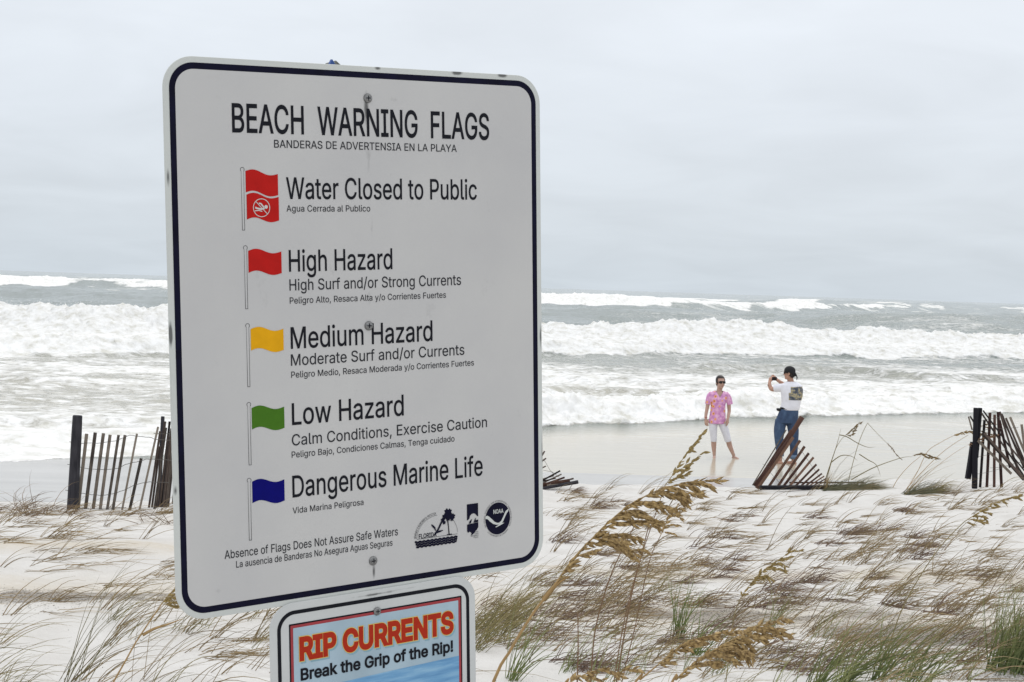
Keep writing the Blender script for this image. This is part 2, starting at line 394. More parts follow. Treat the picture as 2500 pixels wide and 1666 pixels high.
wv = nnoise(t, o, .5, 5, .55)
wc = mix(t, nmath(t, 'MULTIPLY', wv, .3), wc, (.25, .27, .235))
fn = nnoise(t, o, 2.2, 8, .65)
fc = ramp(t, fn, [(.34, (.64, .63, .575)), (.46, (.78, .775, .75)), (.58, (.87, .87, .86))])
c = mix(t, fm, wc, fc)
t.links.new(c, b.inputs['Base Color'])
t.links.new(mixf(t, fm, .13, .9), b.inputs['Roughness']); t.links.new(mixf(t, fm, .5, .15), b.inputs['Specular IOR Level'])
b.inputs['IOR'].default_value = 1.33
wb_ = nnoise(t, o, 3.2, 6, .6, (.8, 1.1, 1)); ff = nnoise(t, o, 4.0, 8, .72)
h = nmath(t, 'ADD', nmath(t, 'MULTIPLY', wb_, nmath(t, 'SUBTRACT', 1.1, sh)), nmath(t, 'MULTIPLY', nmath(t, 'MULTIPLY', ff, 1.3), fm))
h = nmath(t, 'ADD', h, nmath(t, 'MULTIPLY', nnoise(t, o, 1.2, 4, .5, (.5, 1, 1)), .22))
bp = bump(t, h, .8, .12, b); t.links.new(nmath(t, 'SUBTRACT', .85, nmath(t, 'MULTIPLY', sh, .5)), bp.inputs['Strength'])
tag(link('sea', sm, m), 'grey green storm sea with rows of white breakers', None, None, 'structure')

# spray torn off the crest of the main breakers
rs = np.random.default_rng(3); V = []; Q = []
n_sp = 11000
xs = rs.uniform(-42, 46, n_sp); dens = fbm(xs * .3, xs * 0 + 2, 3, 3)
keep = rs.random(n_sp) < sst(.35, .7, dens) ; xs = xs[keep]
jj = np.searchsorted(cols, xs / 104.0); jj = np.clip(jj, 1, len(cols) - 1)
zcol = np.where((SY[:, jj] > 78) & (SY[:, jj] < 118), Z[:, jj], -9); im = np.argmax(zcol, 0)
P = np.stack([SX[im, jj], SY[im, jj] - .3, Z[im, jj]], 1)
P[:, 0] += rs.normal(0, .5, len(P)); P[:, 1] += rs.normal(0, .5, len(P)); P[:, 2] += rs.exponential(.09, len(P)) - .12
sz = rs.uniform(.005, .015, len(P)) * np.clip(1.2 - (P[:, 2] - Z[im, jj]), .3, 1)
T4 = np.array([[1, 1, 1], [1, -1, -1], [-1, 1, -1], [-1, -1, 1]], float)
V = (P[:, None, :] + T4[None] * sz[:, None, None] * rs.uniform(.6, 1.3, (len(P), 4, 3))) * K
Q = (np.arange(len(P))[:, None, None] * 4 + np.array([[0, 1, 2], [0, 3, 1], [0, 2, 3], [1, 3, 2]])[None]).reshape(-1, 3)
me = quads_mesh('sea_spray', V.reshape(-1, 3), Q, False)
M_FOAM = plain('foam_white', (.85, .85, .85), .9, .04, 5)
tag(link('sea_spray', me, M_FOAM), 'white spray thrown up along the crest of the main breaker', 'spray', None, 'stuff')

# ---------------------------------------------------------------- letter outlines (poly loops, 1/1000 em) for the printed lettering
GLYPH = json.loads(r'''{"!":[196,[[67,160,63,509,132,509,128,160],[98,-4,89,-4,81,-1,73,3,66,9,60,16,56,24,53,32,52,41,53,50,56,58,60,66,66,73,73,79,81,83,89,86,98,86,107,86,116,83,123,79,130,73,136,66,140,58,143,50,143,41,143,32,140,24,136,16,130,9,123,3,116,-1,107,-4]]],",":[188,[[38,-119,68,71,137,71,84,-119]]],".":[188,[[95,-4,86,-4,78,-1,70,3,63,9,57,16,53,24,50,32,50,41,50,50,53,59,57,66,63,73,70,79,78,83,86,86,95,87,104,86,113,83,121,79,128,73,134,66,138,59,140,50,141,41,140,32,138,24,134,16,128,9,121,3,113,-1,104,-4]]],"/":[249,[[235,533,71,-76,14,-76,178,533]]],"A":[480,[[16,0,201,509,276,509,463,0,395,0,287,302,282,317,276,334,270,352,264,372,257,394,250,420,241,447,232,478,245,478,236,447,228,419,220,393,213,371,206,351,201,333,195,317,191,302,85,0],[110,142,110,199,370,199,370,142]]],"B":[456,[[60,0,60,509,241,509,266,508,289,504,310,499,329,491,345,481,359,469,371,456,381,442,388,426,394,410,397,392,398,374,397,358,395,344,392,331,387,320,380,310,373,301,365,293,356,286,347,280,336,275,326,270,315,267,315,262,327,261,339,257,351,252,363,245,374,237,385,227,394,216,402,203,409,189,414,173,417,155,418,136,417,117,413,100,408,83,400,67,390,52,377,39,362,28,344,18,324,10,301,4,275,1,247,0],[125,57,245,57,272,58,296,63,315,70,330,80,341,92,349,105,354,120,355,137,355,149,352,161,348,173,342,184,335,194,327,203,317,211,306,218,293,224,279,228,264,230,248,231,125,231],[125,285,238,285,252,286,265,288,277,291,288,296,299,302,308,309,316,317,323,326,329,337,333,348,335,359,336,372,334,388,330,403,323,417,313,429,299,439,283,446,263,450,240,452,125,452]]],"C":[510,[[267,-7,235,-5,205,1,177,11,150,25,126,42,104,63,86,88,70,115,57,146,48,179,42,215,40,254,42,293,48,329,57,362,70,393,86,421,104,445,126,466,150,484,177,498,205,508,235,514,267,516,286,515,305,513,323,509,340,504,357,498,373,490,388,481,402,471,415,460,427,447,438,433,448,418,456,402,463,385,469,367,473,348,408,348,405,361,401,373,395,384,389,395,382,404,375,413,366,421,357,428,348,435,337,440,327,445,315,449,304,452,292,454,280,455,267,456,245,454,223,450,203,443,184,432,166,419,150,403,137,385,125,364,116,340,109,314,105,285,103,254,105,223,109,194,116,168,125,145,137,123,151,105,166,89,184,76,203,66,223,59,245,54,267,53,280,53,292,55,304,57,315,60,327,64,337,69,348,74,357,81,366,88,375,96,382,105,389,114,395,125,401,136,405,148,408,160,473,160,469,142,463,124,457,107,448,91,438,76,428,62,416,49,402,38,388,28,373,19,357,11,341,5,323,0,305,-4,286,-6]]],"D":[502,[[219,0,96,0,96,57,215,57,244,58,272,63,296,70,318,81,337,94,354,110,368,128,379,149,388,172,394,198,398,226,399,255,398,285,394,312,388,337,379,361,368,381,354,399,338,415,320,428,299,438,275,446,249,450,221,452,93,452,93,509,225,509,261,507,294,501,325,492,353,478,377,461,399,441,418,418,433,391,446,361,455,329,460,293,462,255,460,217,455,181,446,149,433,119,417,92,398,68,376,48,351,31,322,17,291,8,256,2],[125,509,125,0,60,0,60,509]]],"E":[419,[[60,0,60,509,372,509,372,452,125,452,125,286,355,286,355,229,125,229,125,57,375,57,375,0]]],"F":[410,[[60,0,60,509,369,509,369,452,125,452,125,278,346,278,346,221,125,221,125,0]]],"G":[520,[[269,-7,236,-5,205,1,176,11,149,25,125,43,104,64,85,88,69,116,57,146,47,179,42,215,40,254,42,293,47,329,57,362,69,393,85,421,103,445,125,466,149,484,175,498,203,508,233,514,265,516,285,515,304,513,322,509,340,504,358,497,374,489,389,480,403,469,416,458,429,445,439,431,449,416,458,401,465,384,470,367,474,349,408,349,404,361,399,372,393,383,387,393,380,403,373,411,365,420,356,427,347,434,337,439,326,444,315,448,304,452,291,454,279,455,265,456,243,454,222,450,202,443,183,432,166,419,150,404,137,385,125,364,116,340,109,314,105,285,103,254,105,223,109,194,116,168,125,145,137,124,151,105,166,90,184,76,203,66,224,59,246,54,269,53,290,54,309,57,328,63,345,71,360,81,374,93,386,107,396,123,404,141,410,160,414,180,415,202,434,199,283,199,283,256,478,256,478,200,476,170,471,141,463,115,451,91,436,69,419,50,399,33,377,19,352,8,326,0,298,-5]]],"H":[517,[[60,0,60,509,125,509,125,289,392,289,392,509,457,509,457,0,392,0,392,232,125,232,125,0]]],"I":[300,[[31,0,31,57,118,57,118,452,31,452,31,509,269,509,269,452,183,452,183,57,269,57,269,0]]],"L":[393,[[60,0,60,509,125,509,125,57,361,57,361,0]]],"M":[628,[[60,0,60,509,152,509,277,187,280,181,282,174,285,167,287,159,299,123,302,113,305,103,308,93,311,84,322,49,307,49,318,83,330,121,342,158,345,167,348,174,350,181,352,187,476,509,568,509,568,0,504,0,504,291,504,327,505,369,506,413,507,457,513,457,509,445,505,433,502,421,498,409,482,363,478,352,474,341,471,331,467,322,456,291,342,0,286,0,170,291,168,297,165,304,162,312,159,321,145,361,141,372,137,384,133,396,129,408,125,420,121,432,116,445,112,457,119,457,120,416,121,372,122,328,122,291,122,0]]],"N":[523,[[60,0,60,509,136,509,343,183,347,176,352,169,357,160,363,151,369,141,375,130,381,119,388,107,394,94,401,82,407,68,414,55,405,54,403,68,402,81,401,95,401,108,400,121,400,134,399,146,399,157,399,195,399,509,463,509,463,0,387,0,202,290,196,300,190,310,184,320,177,331,171,342,164,354,156,367,148,381,108,452,119,454,122,384,123,368,123,354,124,340,124,328,125,317,125,307,125,298,125,291,125,0]]],"O":[533,[[267,-7,235,-5,205,1,177,11,150,25,126,42,105,63,86,88,70,115,57,146,48,179,42,215,40,254,42,293,48,329,57,362,70,393,86,421,105,445,126,466,150,484,177,498,205,508,235,514,267,516,299,514,329,508,357,498,384,484,408,466,429,445,448,421,464,393,477,362,486,329,491,293,493,254,491,215,486,179,477,146,464,115,448,88,429,63,408,42,384,25,357,11,329,1,299,-5],[267,53,289,54,310,59,330,66,349,76,367,89,383,105,396,123,408,144,418,168,425,194,429,223,430,254,429,286,425,314,418,341,408,365,396,386,383,404,367,420,349,433,330,443,310,450,289,454,267,456,245,454,223,450,203,443,184,433,167,420,151,404,137,385,125,364,116,340,109,314,105,285,103,254,105,223,109,194,116,168,125,144,137,123,151,105,167,89,184,76,203,66,223,59,245,54]]],"P":[445,[[60,0,60,509,235,509,263,507,289,503,312,497,332,487,350,476,366,462,379,447,390,430,398,411,404,391,407,370,409,348,407,325,404,304,398,284,390,265,379,248,366,233,350,219,332,207,312,198,289,191,263,187,235,186,109,186,109,242,233,242,252,243,269,246,284,250,297,256,308,264,318,272,327,282,333,294,338,306,342,319,344,333,344,348,344,362,342,376,338,389,333,402,326,413,318,423,308,431,297,439,284,444,268,449,251,451,232,452,125,452,125,0]]],"R":[449,[[60,0,60,509,236,509,264,507,290,504,313,497,333,489,351,478,367,465,380,450,390,433,399,415,405,395,408,374,409,352,408,330,405,309,399,290,390,271,380,255,367,240,351,228,333,217,312,209,289,203,264,199,236,198,96,198,96,255,234,255,252,256,269,258,284,262,298,267,309,273,319,281,327,290,334,300,339,312,342,324,344,338,345,352,344,367,342,380,339,393,334,405,327,415,319,425,309,433,298,440,284,445,269,449,252,451,233,452,125,452,125,0],[353,0,230,229,303,229,428,0]]],"S":[447,[[224,-9,197,-8,172,-4,149,1,128,9,108,19,91,31,76,45,64,60,54,77,46,96,41,115,38,137,104,137,107,123,110,110,116,98,123,88,132,79,142,71,154,64,166,59,180,55,194,52,209,50,224,49,241,50,257,52,272,55,286,60,299,66,311,74,321,82,329,92,336,102,341,114,345,126,346,139,345,151,342,161,338,171,332,179,325,186,316,193,307,199,296,205,284,209,272,214,259,218,245,222,184,239,154,249,128,260,105,274,86,289,71,307,60,326,54,348,52,372,53,393,58,413,65,431,75,448,87,463,102,476,119,488,138,498,158,506,180,511,203,514,227,516,252,514,275,511,296,505,316,498,334,488,351,476,365,463,377,449,387,433,394,415,399,397,401,378,337,378,334,396,326,412,316,426,302,437,286,447,267,453,247,457,225,459,209,458,194,456,180,452,167,448,156,442,145,435,136,427,129,418,123,409,118,398,116,387,115,376,116,363,119,352,124,342,131,334,139,326,148,319,158,313,169,308,180,304,191,300,202,296,212,293,264,279,276,276,287,272,299,268,312,264,324,258,336,252,347,245,359,238,369,229,379,220,387,209,395,198,401,185,405,171,407,155,408,139,407,118,403,99,396,81,386,64,374,48,360,34,343,21,323,11,302,2,278,-4,252,-8]]],"T":[449,[[32,452,32,509,417,509,417,452,257,452,257,0,193,0,193,452]]],"U":[517,[[259,-8,230,-7,203,-2,177,5,154,15,133,28,114,43,98,60,85,80,74,101,66,124,62,148,60,173,60,509,124,509,124,178,125,160,128,144,133,128,141,113,150,99,160,87,173,77,187,68,203,61,220,56,239,53,259,52,279,53,298,56,315,61,331,68,345,77,357,87,368,99,377,113,384,128,389,144,392,160,393,178,393,509,457,509,457,173,456,148,451,124,443,101,433,80,419,60,403,43,384,28,363,15,340,5,315,-2,288,-7]]],"V":[480,[[204,0,16,509,84,509,192,206,197,192,203,176,209,158,215,137,222,115,230,89,239,61,248,31,235,31,244,62,252,90,260,115,267,138,274,158,279,176,285,192,290,206,395,509,463,509,278,0]]],"W":[686,[[155,0,16,509,82,509,163,196,166,183,170,171,173,158,175,145,178,133,181,120,184,107,187,94,189,80,192,67,195,53,197,40,189,40,192,53,194,67,197,80,200,94,203,107,205,120,208,133,211,145,214,158,218,171,221,183,224,196,306,509,380,509,462,196,465,183,468,171,471,158,474,145,477,133,480,120,483,107,486,94,489,80,492,67,494,53,497,40,488,40,491,53,493,67,496,80,499,94,502,107,504,120,507,133,510,145,523,196,603,509,670,509,530,0,455,0,368,323,363,339,359,356,355,373,351,391,347,410,344,431,340,452,336,475,350,475,346,453,342,433,339,413,335,395,331,377,327,359,323,341,318,323,230,0]]],"Y":[472,[[203,0,203,208,16,509,91,509,192,344,200,331,208,318,215,305,222,292,229,279,236,264,243,248,250,230,224,230,231,248,237,265,244,280,251,293,258,306,265,318,273,331,280,344,381,509,455,509,268,208,268,0]]],"a":[389,[[160,-9,142,-8,126,-5,110,-1,94,5,80,12,68,22,57,32,48,45,40,58,35,73,31,90,30,108,31,123,34,138,38,150,43,161,50,171,58,179,67,187,78,193,89,199,100,203,112,207,125,211,138,213,152,216,165,218,178,220,194,222,209,224,222,225,234,227,244,228,252,230,259,232,265,235,270,238,273,243,275,248,276,255,275,268,273,279,271,288,267,297,262,304,256,311,248,317,240,322,230,326,220,329,208,330,196,331,183,330,171,329,159,326,149,322,140,318,132,313,124,307,118,301,112,294,107,288,103,281,100,274,41,291,48,308,57,322,67,335,79,346,91,355,104,364,118,370,133,375,148,379,163,382,179,384,194,384,204,384,215,383,227,382,239,379,251,376,263,372,275,367,286,360,296,353,306,343,315,333,322,320,329,306,333,290,336,272,337,251,337,0,277,0,277,52,272,52,269,45,264,38,258,32,252,25,244,18,236,12,226,6,215,1,203,-3,190,-6,176,-8],[170,45,187,46,202,49,216,53,228,59,239,66,248,74,257,83,263,93,269,104,272,115,275,126,276,138,276,190,273,188,270,186,265,184,259,182,253,180,246,179,239,177,231,176,223,175,216,173,208,172,200,171,175,168,165,166,154,164,144,162,134,159,125,155,117,150,110,145,103,139,98,132,95,124,93,115,92,105,92,95,94,87,98,79,102,72,107,66,114,61,121,56,130,52,139,49,149,47,159,46]]],"b":[424,[[229,-8,213,-7,198,-5,184,-1,172,4,162,10,153,17,145,24,138,31,132,39,127,46,122,53,118,59,112,59,112,0,53,0,53,509,114,509,114,319,118,319,122,325,127,331,132,338,137,346,144,353,152,360,161,367,171,373,183,378,197,381,212,384,229,384,252,383,274,378,294,371,313,361,330,347,345,332,359,313,370,293,379,270,385,245,389,218,390,189,389,160,385,133,379,108,370,84,359,64,346,45,330,29,313,16,294,5,274,-2,252,-7],[220,47,237,48,253,51,267,57,279,66,291,76,301,88,309,101,316,117,321,133,325,151,327,170,328,189,327,209,325,227,321,245,316,261,309,276,301,290,291,301,280,311,267,319,253,325,237,329,220,330,203,329,188,325,174,320,161,312,150,302,140,291,132,278,125,263,120,247,116,229,113,210,113,189,113,169,116,150,120,132,125,115,132,100,140,86,150,75,162,65,174,57,188,51,204,48]]],"c":[396,[[207,-8,182,-7,159,-2,137,6,117,16,98,30,82,46,68,64,56,85,46,108,40,133,36,159,34,187,36,216,40,243,46,268,56,291,68,312,82,330,98,346,117,360,137,371,159,378,182,383,207,384,221,384,234,383,247,380,260,377,272,373,284,368,295,362,305,356,315,349,324,341,332,332,340,322,347,312,353,301,358,289,362,277,303,262,301,269,298,276,294,283,290,289,286,295,281,301,276,306,270,311,264,315,257,319,250,322,242,325,234,327,226,329,217,329,207,330,189,329,173,325,158,319,145,310,134,300,124,287,115,274,108,258,103,242,99,224,97,206,96,187,97,169,99,151,103,134,108,117,115,102,124,89,134,76,145,66,158,57,173,51,189,48,207,46,217,47,226,48,234,49,243,52,250,54,258,58,264,62,271,66,277,71,282,76,287,82,292,89,296,95,299,102,302,110,304,117,363,102,359,90,354,78,348,67,341,56,334,46,325,37,316,29,306,21,296,15,285,9,273,4,261,-1,248,-4,235,-6,221,-8]]],"d":[424,[[195,-8,172,-7,151,-2,130,5,111,16,94,29,79,45,66,64,55,84,46,108,39,133,35,160,34,189,35,218,39,245,46,270,55,293,66,313,79,332,95,347,112,361,131,371,151,378,173,383,196,384,213,384,228,381,241,378,253,373,263,367,272,360,280,353,287,346,293,338,298,331,303,325,306,319,311,319,311,509,372,509,372,0,313,0,313,59,307,59,303,53,298,46,293,39,287,31,280,24,272,17,263,10,252,4,241,-1,227,-5,212,-7],[205,47,221,48,236,51,250,57,263,65,274,75,284,86,293,100,299,115,305,132,309,150,311,169,312,189,311,210,309,229,305,247,300,263,293,278,284,291,275,302,263,312,251,320,237,325,221,329,205,330,187,329,172,325,157,319,145,311,133,301,124,290,115,276,108,261,103,245,99,227,97,209,96,189,97,170,99,151,103,133,109,117,115,101,124,88,134,76,145,66,158,57,172,51,188,48]]],"e":[404,[[212,-8,185,-7,161,-2,138,6,117,16,98,30,82,46,68,64,56,85,46,108,40,132,35,159,34,187,35,215,39,242,46,267,55,290,67,311,81,329,97,346,115,359,135,370,157,378,180,383,205,384,221,384,236,382,251,379,266,374,280,368,294,361,307,351,319,341,331,329,341,315,350,299,357,282,363,263,368,242,370,219,371,194,371,169,75,169,75,221,338,221,310,202,309,220,307,237,303,254,298,269,291,282,283,294,273,305,263,314,250,321,237,326,222,329,205,330,189,329,173,326,159,321,146,313,135,304,125,294,116,282,109,270,103,256,99,241,97,226,96,211,96,178,97,157,100,139,104,122,110,106,118,92,128,80,139,70,151,61,165,55,179,50,195,47,212,46,224,47,234,48,244,50,254,53,263,56,271,61,278,66,285,73,292,80,297,88,302,96,306,105,365,91,360,77,353,63,345,51,335,39,324,29,311,19,298,11,283,4,266,-1,249,-5,231,-7]]],"f":[254,[[228,379,228,327,6,327,6,379],[81,0,81,432,82,447,84,461,89,474,96,486,104,496,113,505,124,513,135,519,148,524,161,527,174,529,187,530,197,530,207,529,215,528,222,527,229,525,234,524,239,522,243,521,227,468,215,472,211,473,206,473,200,474,195,474,182,473,171,470,162,466,154,460,149,452,145,443,142,431,142,419,142,0]]],"g":[425,[[207,-151,187,-150,168,-148,150,-144,134,-140,119,-134,105,-127,93,-119,82,-110,73,-101,64,-91,57,-80,51,-69,101,-41,106,-47,110,-53,116,-59,122,-66,128,-72,136,-78,145,-83,154,-88,165,-92,178,-95,192,-97,207,-97,229,-96,249,-92,267,-85,282,-75,295,-62,304,-47,310,-28,311,-6,311,68,306,68,302,62,298,56,293,49,287,41,280,34,272,28,263,21,252,16,241,11,227,8,212,5,195,5,173,6,152,10,132,17,113,27,95,39,80,53,67,71,55,90,46,112,39,136,35,163,34,191,35,220,39,246,46,271,55,293,66,314,80,332,95,347,112,361,131,371,152,378,173,383,196,384,213,384,228,382,242,378,253,373,264,367,273,360,281,353,288,346,294,338,299,331,304,325,308,319,313,319,313,379,372,379,372,-9,371,-32,367,-54,360,-73,350,-90,338,-104,324,-117,308,-127,291,-136,271,-142,251,-147,229,-150],[205,59,222,60,237,63,251,68,264,75,275,84,285,95,293,107,300,121,305,137,309,154,312,172,312,193,312,212,309,231,305,248,300,264,293,278,285,291,275,303,264,312,251,320,237,325,222,329,205,330,188,329,172,325,158,320,145,312,134,302,124,290,115,277,109,262,103,246,99,229,97,212,96,193,97,173,99,155,103,138,109,123,116,108,124,96,134,85,145,76,158,68,172,63,188,60]]],"h":[410,[[114,227,114,0,53,0,53,509,114,509,114,287,102,287,112,312,124,332,137,349,152,362,169,372,187,379,207,383,227,384,246,383,264,380,280,376,295,369,309,360,321,349,332,336,341,321,348,304,353,285,356,264,357,240,357,0,296,0,296,235,295,256,290,275,283,291,273,304,260,315,246,323,229,328,210,329,197,328,184,326,172,322,161,317,150,311,141,303,133,293,126,283,121,271,117,257,114,243]]],"i":[167,[[53,0,53,379,114,379,114,0],[84,443,75,444,67,446,60,449,54,455,48,461,44,468,42,475,41,483,42,491,44,499,48,506,54,512,60,517,67,521,75,523,84,524,92,523,100,521,107,517,114,512,119,506,123,499,126,491,126,483,126,475,123,468,119,461,114,455,107,449,100,446,92,444]]],"j":[167,[[53,379,114,379,114,-30,113,-47,111,-63,107,-77,102,-90,95,-102,86,-113,76,-122,65,-129,52,-135,37,-139,21,-142,4,-143,-10,-143,-10,-87,2,-87,14,-86,25,-83,34,-78,40,-72,46,-64,50,-54,52,-42,53,-29],[83,443,75,444,67,446,60,449,53,455,48,461,44,468,42,475,41,483,42,491,44,499,48,506,53,512,60,517,67,521,75,523,83,524,92,523,100,521,107,517,114,512,119,506,123,499,125,491,126,483,125,475,123,468,119,461,114,455,107,449,100,446,92,444]]],"k":[381,[[110,137,110,212,121,212,284,379,360,379,184,199,177,199],[53,0,53,509,114,509,114,0],[294,0,148,186,191,229,372,0]]],"l":[189,[[139,-2,119,-1,101,3,86,10,74,20,65,33,58,47,54,65,53,84,53,509,114,509,114,99,114,87,115,77,117,68,120,62,124,58,130,54,137,53,146,52,160,53,170,54,181,3,176,2,172,1,167,0,162,-1,156,-2,151,-2,145,-2]]],"m":[610,[[53,0,53,379,112,379,112,295,108,295,112,310,118,323,125,335,132,346,141,355,151,363,161,370,172,376,183,380,195,384,207,386,219,386,239,385,257,380,273,372,287,361,299,347,309,331,316,314,321,295,312,295,317,308,322,321,329,332,337,343,347,353,357,361,368,369,381,375,394,380,407,383,422,385,437,386,453,385,468,383,483,378,497,372,510,364,522,354,532,342,541,328,548,313,553,296,556,276,557,255,557,0,496,0,496,254,494,273,490,289,483,302,473,313,460,321,447,326,433,329,419,330,406,330,395,328,384,324,374,320,365,314,358,307,351,299,345,290,341,280,338,270,336,259,335,247,335,0,274,0,274,260,273,275,269,288,262,301,253,311,242,320,229,326,215,329,199,330,188,330,178,328,168,325,158,320,148,314,140,307,132,299,126,289,121,278,117,266,114,253,114,238,114,0]]],"n":[410,[[114,227,114,0,53,0,53,379,112,379,112,287,102,287,112,312,124,332,137,349,152,362,169,372,187,379,207,383,227,384,246,383,264,380,280,376,295,369,309,360,321,349,332,336,341,321,348,304,353,285,356,264,357,240,357,0,296,0,296,235,295,256,290,275,283,291,273,304,260,315,246,323,229,328,210,329,197,328,184,326,172,322,161,317,150,311,141,303,133,293,126,283,121,271,117,257,114,243]]],"o":[415,[[207,-8,182,-7,159,-2,137,6,117,16,98,30,82,46,68,64,56,85,46,108,40,133,36,159,34,187,36,216,40,243,46,268,56,291,68,312,82,330,98,346,117,360,137,371,159,378,182,383,207,384,233,383,256,378,278,371,299,360,317,346,333,330,347,312,359,291,369,268,376,243,380,216,381,187,380,159,376,133,369,108,359,85,347,64,333,46,317,30,299,16,278,6,256,-2,233,-7],[207,46,226,48,242,51,257,57,270,66,282,76,292,89,300,102,307,117,312,134,316,151,318,169,319,187,318,206,316,224,312,242,307,258,300,274,292,287,282,300,270,310,257,319,242,325,226,329,207,330,189,329,173,325,158,319,145,310,134,300,124,287,115,274,108,258,103,242,99,224,97,206,96,187,97,169,99,151,103,134,108,117,115,102,124,89,134,76,145,66,158,57,173,51,189,48]]],"p":[424,[[53,-143,53,379,112,379,112,319,118,319,122,325,126,331,131,338,137,346,144,353,152,360,161,367,171,373,183,378,197,381,212,384,229,384,252,383,274,378,294,371,313,361,330,347,345,332,359,313,370,293,379,270,385,245,389,218,390,189,389,160,385,133,379,108,370,84,359,64,346,45,330,29,313,16,294,5,274,-2,252,-7,229,-8,213,-7,198,-5,184,-1,173,4,162,10,153,17,145,24,138,31,132,39,127,46,122,53,118,59,114,59,114,-143],[220,47,237,48,253,51,267,57,279,66,291,76,301,88,309,101,316,117,321,133,325,151,327,170,328,189,327,209,325,227,321,245,316,261,309,276,301,290,291,301,280,311,267,319,253,325,237,329,220,330,203,329,188,325,174,320,161,312,150,302,140,291,132,278,125,263,120,247,116,229,113,210,113,189,113,169,116,150,120,132,125,115,132,100,140,86,150,75,162,65,174,57,188,51,204,48]]],"r":[259,[[53,0,53,379,112,379,112,321,122,335,130,347,140,358,152,367,166,375,181,380,196,384,213,385,229,384,243,384,243,322,230,324,224,325,219,325,213,326,207,326,194,325,182,323,170,319,159,315,149,309,140,301,132,293,126,284,121,273,117,262,114,250,114,237,114,0]]],"s":[365,[[182,-8,163,-7,145,-5,128,-2,112,3,98,10,84,18,72,27,62,38,53,50,45,63,40,78,36,94,94,107,99,92,105,79,114,69,124,60,136,54,150,49,165,46,181,45,200,46,217,50,232,55,244,62,255,71,262,81,267,91,268,103,267,112,265,121,260,129,254,136,246,142,237,147,225,151,212,155,149,170,125,177,104,186,87,196,72,208,61,222,53,237,48,255,47,274,48,290,51,305,57,319,65,332,75,343,87,354,100,363,115,370,131,377,149,381,167,384,187,384,206,384,223,381,239,378,254,372,267,366,279,358,290,349,299,339,307,328,314,316,319,303,324,290,268,277,264,288,258,298,251,307,243,316,232,323,219,328,205,331,187,333,171,332,156,329,143,324,131,317,121,308,114,299,110,289,109,277,110,267,112,258,117,250,124,243,133,237,144,232,157,227,172,223,229,209,254,202,275,194,292,183,306,171,317,158,325,142,330,125,331,107,330,90,326,75,321,61,312,47,302,35,290,24,276,15,260,6,242,0,223,-5,203,-7]]],"t":[227,[[204,379,204,327,6,327,6,379],[65,471,126,471,126,98,127,86,128,76,132,68,136,61,142,56,150,53,159,51,170,50,185,51,202,54,213,2,208,0,203,-1,198,-2,192,-3,186,-3,180,-4,174,-4,168,-4,145,-3,125,2,107,10,92,21,80,35,72,52,67,71,65,93]]],"u":[410,[[182,-5,164,-4,146,-1,130,4,115,11,101,20,89,31,78,44,69,59,62,76,57,95,54,116,53,139,53,379,114,379,114,144,115,123,119,105,127,89,137,75,150,64,164,56,181,52,200,50,213,51,226,53,238,57,249,62,259,69,268,77,276,86,283,97,289,109,293,122,295,137,296,153,296,379,357,379,357,0,298,0,298,92,307,92,297,67,286,47,272,30,257,17,240,7,222,0,203,-4]]],"w":[567,[[138,0,23,379,87,379,133,214,138,196,143,177,149,157,154,137,159,115,165,91,170,67,175,41,165,41,170,66,175,90,180,113,186,135,191,156,196,176,201,195,206,214,252,379,316,379,362,214,366,196,371,176,376,157,382,136,387,114,392,91,397,67,402,41,391,41,397,66,402,90,408,113,413,135,418,156,423,176,429,195,434,214,480,379,545,379,429,0,368,0,319,172,305,225,301,239,297,252,294,266,291,280,277,338,291,338,277,280,273,266,270,252,266,238,263,225,259,211,255,198,252,185,248,172,199,0]]],"x":[379,[[21,0,171,218,171,171,29,379,100,379,147,306,156,292,164,279,172,266,179,253,186,241,193,229,200,217,207,206,175,206,183,217,190,229,196,241,202,253,209,266,216,279,224,292,233,306,282,379,352,379,209,169,209,214,358,0,287,0,231,85,222,99,214,112,207,124,200,136,193,148,187,159,180,171,173,182,205,182,198,171,191,159,185,148,178,136,172,124,165,112,157,99,148,85,91,0]]],"y":[389,[[47,-139,61,-86,71,-87,80,-89,88,-90,96,-90,104,-89,111,-87,118,-84,124,-80,130,-74,136,-67,141,-58,146,-48,151,-36,163,-1,17,379,84,379,165,155,171,138,177,121,182,104,187,87,191,70,196,53,201,37,206,21,184,21,188,37,193,53,198,70,202,87,207,104,212,121,218,138,224,155,305,379,371,379,204,-58,198,-72,191,-85,184,-97,177,-107,168,-116,159,-124,150,-130,139,-136,128,-140,117,-143,104,-145,91,-145,84,-145,77,-145,71,-144,65,-143,59,-142,54,-141,51,-140]]],"z":[380,[[42,0,42,46,254,320,48,323,48,379,333,379,333,331,126,60,126,56,339,56,339,0]]]}''')
CAPH = 509.0
def _area(p):
    x, y = p[:, 0], p[:, 1]; return .5 * np.sum(x * np.roll(y, -1) - np.roll(x, -1) * y)
def _inside(pt, p):
    x, y = pt; r = False; n = len(p)
    for i in range(n):
        x1, y1 = p[i]; x2, y2 = p[i - 1]
        if (y1 > y) != (y2 > y) and x < (x2 - x1) * (y - y1) / (y2 - y1) + x1: r = not r
    return r
